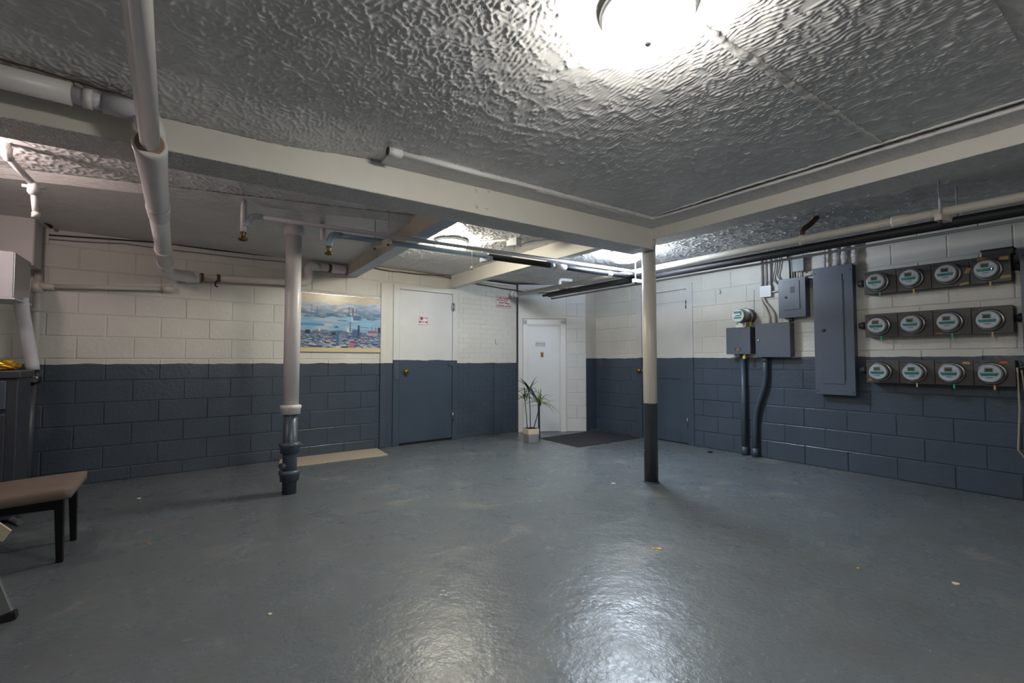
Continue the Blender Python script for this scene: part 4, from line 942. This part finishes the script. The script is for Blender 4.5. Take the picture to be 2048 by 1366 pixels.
r, w, h = wbox('cable_cabinet', 'square slate grey cabinet below the small breaker box', 'cabinet', 1510, 648, 1581, 714, .12)
obj('knob_latch', MB().lathe([(.013, 0), (.013, .006), (.006, .009)], (-w / 2 + .035, -.12, h * .5), 'y', 16), 'steel', r, world=False)
r, w, h = wbox('service_switch', 'square slate grey switch box under the round single meter', 'box', 1452, 656, 1501, 708, .15)
pl = obj('rating_plate', MB().box(-.04, .035, -.152, -.149, .035, .075), 'ink', r, world=False)
mb = MB()
for k in range(3): mb.box(-.028 + .004 * k, .022 - .003 * k, -.1532, -.1515, .042 + .011 * k, .046 + .011 * k)
obj('plate_lettering', mb, 'tan', sub=pl)
r2 = obj('padlock', MB().box(.055, .085, -.155, -.13, -.055, -.02).tube([(.062, -.142, -.02), (.062, -.142, .0), (.078, -.142, .0), (.078, -.142, -.02)], .004, 8), 'yellow', r, world=False)
obj('side_handle', MB().box(w / 2, w / 2 + .02, -.10, -.06, h * .45, h * .7), 'panel_dk', r, world=False, bevel=.004)
# single round meter on its socket
u, z = FB.px(1472, 631, .27)
r = FB.thing('single_meter', 'round electric meter with teal face standing above the square switch box', 'meter', u, z)
obj('socket_box', MB().lathe([(.095, .0), (.095, .06), (.085, .07)], (.0, 0, -.0), 'y', 28), 'trough', r, world=False)
obj('sealing_ring', MB().lathe([(.096, .07), (.098, .075), (.098, .09), (.09, .094)], (0, 0, 0), 'y', 32), 'chrome', r, world=False)
obj('meter_body', MB().lathe([(.082, .07), (.08, .20), (.076, .235)], (0, 0, 0), 'y', 32), 'chrome', r, world=False)
fc = obj('dial_face', MB().lathe([(.073, .235), (.070, .24)], (0, 0, 0), 'y', 32), 'face', r, world=False)
obj('teal_print', MB().box(-.045, .045, -.2415, -.24, -.035, -.015).box(-.045, .05, -.2415, -.24, .025, .05).box(.03, .05, -.2415, -.24, .0, .03), 'teal', r, world=False)
obj('lettering', MB().box(-.025, .03, -.2418, -.24, -.006, .004), 'ink', r, world=False)
obj('neck', MB().box(-.075, .05, -.16, -.02, -.135, -.07), 'steel', r, world=False, bevel=.004)
obj('seal_tag', MB().box(-.012, .010, -.25, -.245, -.105, -.068), 'green', r, world=False)
obj('cable_tag', MB().box(.055, .085, -.10, -.09, -.12, -.07), 'yellow', r, world=False)
# grey plastic box, white junction box, conduits
r, w, h = wbox('interface_box', 'rounded grey plastic box above the small breaker box', 'box', 1584, 511, 1607, 541, .08, 'nid', 'nid', .012)
r, w, h = wbox('junction_box', 'small white square junction box on the right wall by the thin conduits', 'box', 1519, 573, 1542, 593, .05, 'trim_w', 'trim_w')
def bw(x, y, off=.03): u, z = FB.px(x, y, off); return FB.w(u, z, off)
def conduit(label, pts, r, mat, rad=.06, coup=()):
    root = thing('wall_conduit', label, 'conduit', pts[-1])
    obj('tube', MB().tube(arc_path(pts, rad), r, 14), mat, root)
    for a, b in coup: obj('coupling', MB().cyl(a, b, r + .006, 14), mat, root)
    return root
bt = lambda u_, z_, o_=.03: FB.w(u_, z_, o_)
conduit('white conduit rising from the small junction box, the left of three', [bt(-2.83, 1.95), bt(-2.835, 2.29)], .012, 'white')
conduit('white conduit rising from the small junction box, the middle of three', [bt(-2.785, 1.95), bt(-2.79, 2.29)], .009, 'white')
conduit('white conduit rising from the small junction box, the right of three', [bt(-2.735, 1.95), bt(-2.735, 2.29)], .012, 'white')
conduit('short white conduit joining junction box and small breaker box', [bt(-2.72, 1.88), bt(-2.60, 1.885)], .009, 'white')
conduit('bent conduit pair from junction box down to the square cabinet, left one', [bt(-2.84, 1.84), bt(-2.83, 1.78), bt(-2.755, 1.62), bt(-2.75, 1.52)], .010, 'cream')
conduit('bent conduit pair from junction box down to the square cabinet, right one', [bt(-2.82, 1.84), bt(-2.80, 1.78), bt(-2.70, 1.64), bt(-2.685, 1.52)], .012, 'cream')
conduit('slim curved flexible cable left of the rounded grey box, outer one', [bt(-2.68, 2.29), bt(-2.67, 2.15), bt(-2.71, 2.02), bt(-2.62, 1.93)], .007, 'cable', .1)
conduit('slim curved flexible cable left of the rounded grey box, inner one', [bt(-2.63, 2.29), bt(-2.62, 2.17), bt(-2.66, 2.04), bt(-2.58, 1.97)], .007, 'cable', .1)
conduit('dark bent conduit entering the top of the small breaker box', [bt(-2.56, 2.29), bt(-2.52, 2.2), bt(-2.515, 1.98)], .009, 'cable_dk', .08)
conduit('grey conduit beside the dark bent one above the small breaker box', [bt(-2.49, 2.29), bt(-2.49, 1.98)], .009, 'cable')
for k, (a, nm) in enumerate(((-2.43, 'left'), (-2.39, 'right'))): conduit('short cream conduit under the rounded grey box, %s one' % nm, [bt(a, 2.08, .05), bt(a, 1.98, .05)], .009, 'cream')
conduit('cream level conduit between rounded grey box and tall panel', [bt(-2.36, 2.02), bt(-2.26, 2.02)], .016, 'cream')
for a, rr, nm in ((-2.17, .013, 'slim white conduit above the tall panel, first from left'), (-2.06, .024, 'fat white conduit above the tall panel, second from left'), (-1.99, .024, 'fat white conduit above the tall panel, third from left'), (-1.90, .024, 'fat white conduit above the tall panel, nearest its right corner')):
    conduit(nm, [bt(a, 2.045, .05), bt(a, 2.29, .05)], rr, 'white', coup=[(bt(a, 2.12, .05), bt(a, 2.17, .05))])
r_ = .030
conduit('straight slate blue conduit from the switch box down to the floor', [bt(-3.06, 1.19, .05), bt(-3.06, 0, .05)], r_, 'cond_dk', coup=[(bt(-3.06, 0, .05), bt(-3.06, .10, .05)), (bt(-3.06, 1.13, .05), bt(-3.06, 1.18, .05))])
conduit('bent slate blue conduit from the square cabinet down to the floor', [bt(-2.80, 1.15, .05), bt(-2.80, .85, .05), bt(-2.93, .50, .05), bt(-2.935, 0, .05)], r_, 'cond_dk', .3, coup=[(bt(-2.935, 0, .05), bt(-2.935, .10, .05)), (bt(-2.80, 1.09, .05), bt(-2.80, 1.14, .05))])
u, z = FB.px(1440, 585); tag(obj('wall_hook', MB().tube([bt(u, z + .04, .004), bt(u + .02, z - .01, .02), bt(u + .005, z - .02, .03)], .003, 6), 'cable_dk'), 'tiny bent nail in the right wall left of the round single meter', 'hook')
cable('thin dark wire running straight down the right wall beside the round single meter', [bt(FB.px(1509, 580)[0], FB.px(1509, 580)[1], .006), bt(FB.px(1509, 645)[0], FB.px(1509, 645)[1], .006)], .003, 'cable_dk', 'wire')

# meter troughs and meters
rows = [('top', 1.733, 1.950), ('middle', 1.322, 1.543), ('bottom', .897, 1.109)]
bounds = [-1.808, -1.553, -1.306, -1.061, -.820]
TD = .12
proto = None; ords = ['leftmost', 'second from left', 'third from left', 'rightmost']
torn = {('top', 2): [('tan', .95, .55, .03, .05, .3), ('tan', .85, .06, .06, .02, -.1)], ('top', 3): [('orange', .30, .93, .06, .02, 0), ('tan', .83, .86, .06, .03, .1), ('tan', .86, .17, .065, .028, 0)],
        ('middle', 2): [('orange', .15, .07, .05, .018, 0)], ('bottom', 0): [('orange', .12, .12, .03, .015, 0)], ('bottom', 2): [('tan', .82, .88, .05, .02, .2)], ('bottom', 3): [('orange', .72, .90, .05, .02, 0)]}
def make_meter():
    r = thing('electric_meter', 'x', 'meter', (0, 0, 0), FB.ang, 'electric meters in three rows on the right wall')
    obj('sealing_ring', MB().lathe([(.080, 0), (.088, .001), (.091, .010), (.088, .020), (.079, .024)], (0, 0, 0), 'y', 36), 'chrome', r, world=False)
    obj('meter_base', MB().lathe([(.078, .004), (.077, .045), (.070, .052)], (0, 0, 0), 'y', 36), 'chrome', r, world=False)
    obj('meter_body', MB().lathe([(.066, .05), (.066, .078), (.064, .082)], (0, 0, 0), 'y', 36), 'face', r, world=False)
    fc = obj('display_bezel', MB().box(-.030, .022, -.0838, -.0815, .009, .046), 'nid', r, world=False)
    obj('display', MB().box(-.024, .016, -.0845, -.083, .014, .038), 'screen', sub=fc)
    obj('teal_band', MB().add([(-.056, -.0835, .002), (.052, -.0835, .002), (.045, -.0835, -.021), (-.046, -.0835, -.021), (-.056, -.0815, .002), (.052, -.0815, .002), (.045, -.0815, -.021), (-.046, -.0815, -.021)], [(0, 3, 2, 1), (4, 5, 6, 7), (0, 1, 5, 4), (1, 2, 6, 5), (2, 3, 7, 6), (3, 0, 4, 7)]), 'teal', r, world=False)
    obj('plate_print', MB().box(-.018, .018, -.0832, -.0815, -.038, -.035).box(-.024, .02, -.0832, -.0815, -.031, -.0285), 'ink', r, world=False)
    obj('meter_button', MB().lathe([(.009, .081), (.008, .087)], (.034, 0, .012), 'y', 14), 'signwhite', r, world=False)
    obj('glass_cover', MB().lathe([(.0755, .044), (.0745, .080), (.071, .090), (.062, .096), (.04, .0985), (.002, .099)], (0, 0, 0), 'y', 36), 'glass', r, world=False)
    return r
for ri, (rn, z0, z1) in enumerate(rows):
    tr = FB.thing('meter_trough', '%s long charcoal metal trough holding four meters' % rn, 'meter box', (bounds[0] + bounds[-1]) / 2, z0)
    uc = (bounds[0] + bounds[-1]) / 2; H_ = z1 - z0
    obj('trough_body', MB().box(bounds[0] + .003 - uc, bounds[-1] - .003 - uc, -TD + .012, -.008, .003, H_ - .003), 'panel_dk', tr, world=False, bevel=.004)
    for k in range(4):
        a, b = bounds[k] - uc, bounds[k + 1] - uc
        cv = obj('cover_panel', MB().box(a + .0015, b - .0015, -TD, -TD + .014, 0, H_), 'trough', tr, world=False, bevel=.003)
        for s in (.06, .14):
            obj('screw', MB().lathe([(.006, 0), (.005, .003)], (a + (b - a) * s, -TD, H_ * .9), 'y', 8), 'panel_dk', sub=cv)
        for (mt, fu, fz, ww, hh_, rot) in torn.get((rn, k), []):
            m = T(Vector((a + (b - a) * fu, 0, H_ * fz))) @ Matrix.Rotation(rot, 4, 'Y')
            lb = MB().add([(-ww / 2, -TD - .0008, -hh_ / 2), (ww / 2, -TD - .0008, -hh_ / 2 + .004), (ww * .42, -TD - .0008, hh_ / 2), (-ww * .35, -TD - .0008, hh_ * .4), (-ww / 2, -TD + .001, -hh_ / 2), (ww / 2, -TD + .001, -hh_ / 2 + .004), (ww * .42, -TD + .001, hh_ / 2), (-ww * .35, -TD + .001, hh_ * .4)], [(0, 3, 2, 1), (4, 5, 6, 7), (0, 1, 5, 4), (1, 2, 6, 5), (2, 3, 7, 6), (3, 0, 4, 7)]).xf(m)
            obj('torn_label', lb, mt, sub=cv)
        if proto is None: proto = make_meter(); r = proto
        else: r = copy_tree(proto)
        mu = (bounds[k] + bounds[k + 1]) / 2 - .012 + .0
        r.location = FB.w(mu, (z0 + z1) / 2 - .002, TD)
        r['label'] = 'round glass electric meter, %s in the %s row of four' % (ords[k], rn)
    for k in range(4):
        mu = (bounds[k] + bounds[k + 1]) / 2 - uc
        if (ri + k) % 5 != 2: obj('seal_tag', MB().box(mu - .006, mu + .006, -TD - .006, -TD - .002, -.028, .012), 'tan' if k % 2 else 'green', tr, world=False)
    for (a, b) in ((bounds[0] - .07, bounds[0]), (bounds[-1], bounds[-1] + .06)):
        obj('nipple', MB().cyl((a - uc, -.05, H_ * .55), (b - uc, -.05, H_ * .55), .026, 14).cyl((a - uc + .02, -.05, H_ * .55), (b - uc - .02, -.05, H_ * .55), .034, 8), 'panel_dk', tr, world=False)
# wiring hood behind the top row's right end, right edge panel
u0, z0 = FB.px(1972, 515, .12); 
r = FB.thing('trough_hood', 'dark metal hood standing behind the right end of the top meter row', 'metal box', -.87, 1.95)
obj('hood_body', MB().box(-.12, .06, -.11, -.008, -.0, .045), 'trough', r, world=False, bevel=.004)
obj('hood_lip', MB().box(-.125, .065, -.118, -.004, .045, .055), 'panel_dk', r, world=False)
r, w, h = wbox('edge_panel', 'grey enamel panel cut by the right edge of the picture', 'panel', 2038, 499, 2160, 705, .12)
obj('screw', MB().lathe([(.007, 0), (.006, .004)], (-w / 2 + .02, -.12, h - .05), 'y', 10), 'panel_dk', r, world=False)
e0 = FB.px(2034, 735, .14); e1 = FB.px(2036, 900, .10)
cable('pale looping cable hanging below the right edge panel', [bt(e0[0], e0[1], .13), bt(e0[0] + .002, (e0[1] + e1[1]) / 2, .12), bt(e1[0], e1[1], .09), bt(e1[0] + .03, e1[1] - .06, .07), bt(e1[0] + .09, e1[1] - .07, .06)], .006, 'cable_tan')
cable('second pale cable right of the looping one, at the right edge', [bt(e0[0] + .02, e0[1] - .02, .12), bt(e0[0] + .035, e0[1] - .22, .11), bt(e0[0] + .06, e0[1] - .36, .09)], .006, 'cable_tan')
# ceiling fixture of rusty pipe behind main pipe
p0 = onz(1572, 478, 2.27)
s_ = thing('pipe_clamp', 'rusty elbow and clamp above the long cream pipe', 'clamp', (4.2, 1.85, 2.2))
obj('elbow', MB().tube(arc_path([(4.18, 1.84, 2.13), (4.19, 1.84, 2.19), (4.25, 1.80, 2.235), (4.30, 1.77, 2.30)], .04), .022, 14), 'rust', s_)
obj('clamp_band', MB().cyl((4.175, 1.85, 2.10), (4.175, 1.80, 2.10), .041, 16), 'cream', s_)

# ------------------------------------------------------------------ litter on the floor
def flake(name, label, x, y, size, mat, seed, cat='debris', n=7, h=.004):
    p = onz(x, y, 0); rg = random.Random(seed)
    pts = [(p.x + math.cos(2 * math.pi * i / n) * size * rg.uniform(.5, 1.1), p.y + math.sin(2 * math.pi * i / n) * size * rg.uniform(.5, 1.1)) for i in range(n)]
    return tag(obj(name, MB().prism(pts, 0.0005, h), mat), label, cat)
flake('leaf_scrap', 'yellow leaf scrap on the floor in front of the cream column, the larger piece', 1319, 1098, .020, 'yleaf', 1, 'leaf')
flake('leaf_scrap', 'small yellow leaf scrap just left of the larger one', 1307, 1098, .011, 'yleaf', 2, 'leaf')
flake('floor_flake', 'pale paint flake on the floor left of the cream column', 1226, 967, .028, 'pot_cream', 3)
flake('green_scrap', 'tiny green scrap on the floor left of centre', 1081, 1004, .012, 'green', 4)
flake('dark_scrap', 'small black scrap on the floor near the right wall conduits', 1421, 905, .035, 'ink', 5, h=.012)
flake('orange_scrap', 'tiny orange crumb on the floor right of the chair', 297, 1087, .009, 'orange', 6)
flake('yellow_crumb', 'tiny yellow crumb on the floor at right', 1716, 1137, .010, 'yleaf', 7)
flake('yellow_crumb', 'tiny yellow crumb on the floor near the right wall', 1592, 968, .010, 'yleaf', 8)
flake('floor_flake', 'pale flake on the floor at lower right', 1912, 1168, .020, 'pot_cream', 9)
flake('floor_flake', 'small pale flake on the floor left of the bottom centre', 540, 1229, .010, 'pot_cream', 10)
flake('white_crumb', 'white crumb on the floor beyond the chair', 278, 997, .016, 'signwhite', 12)
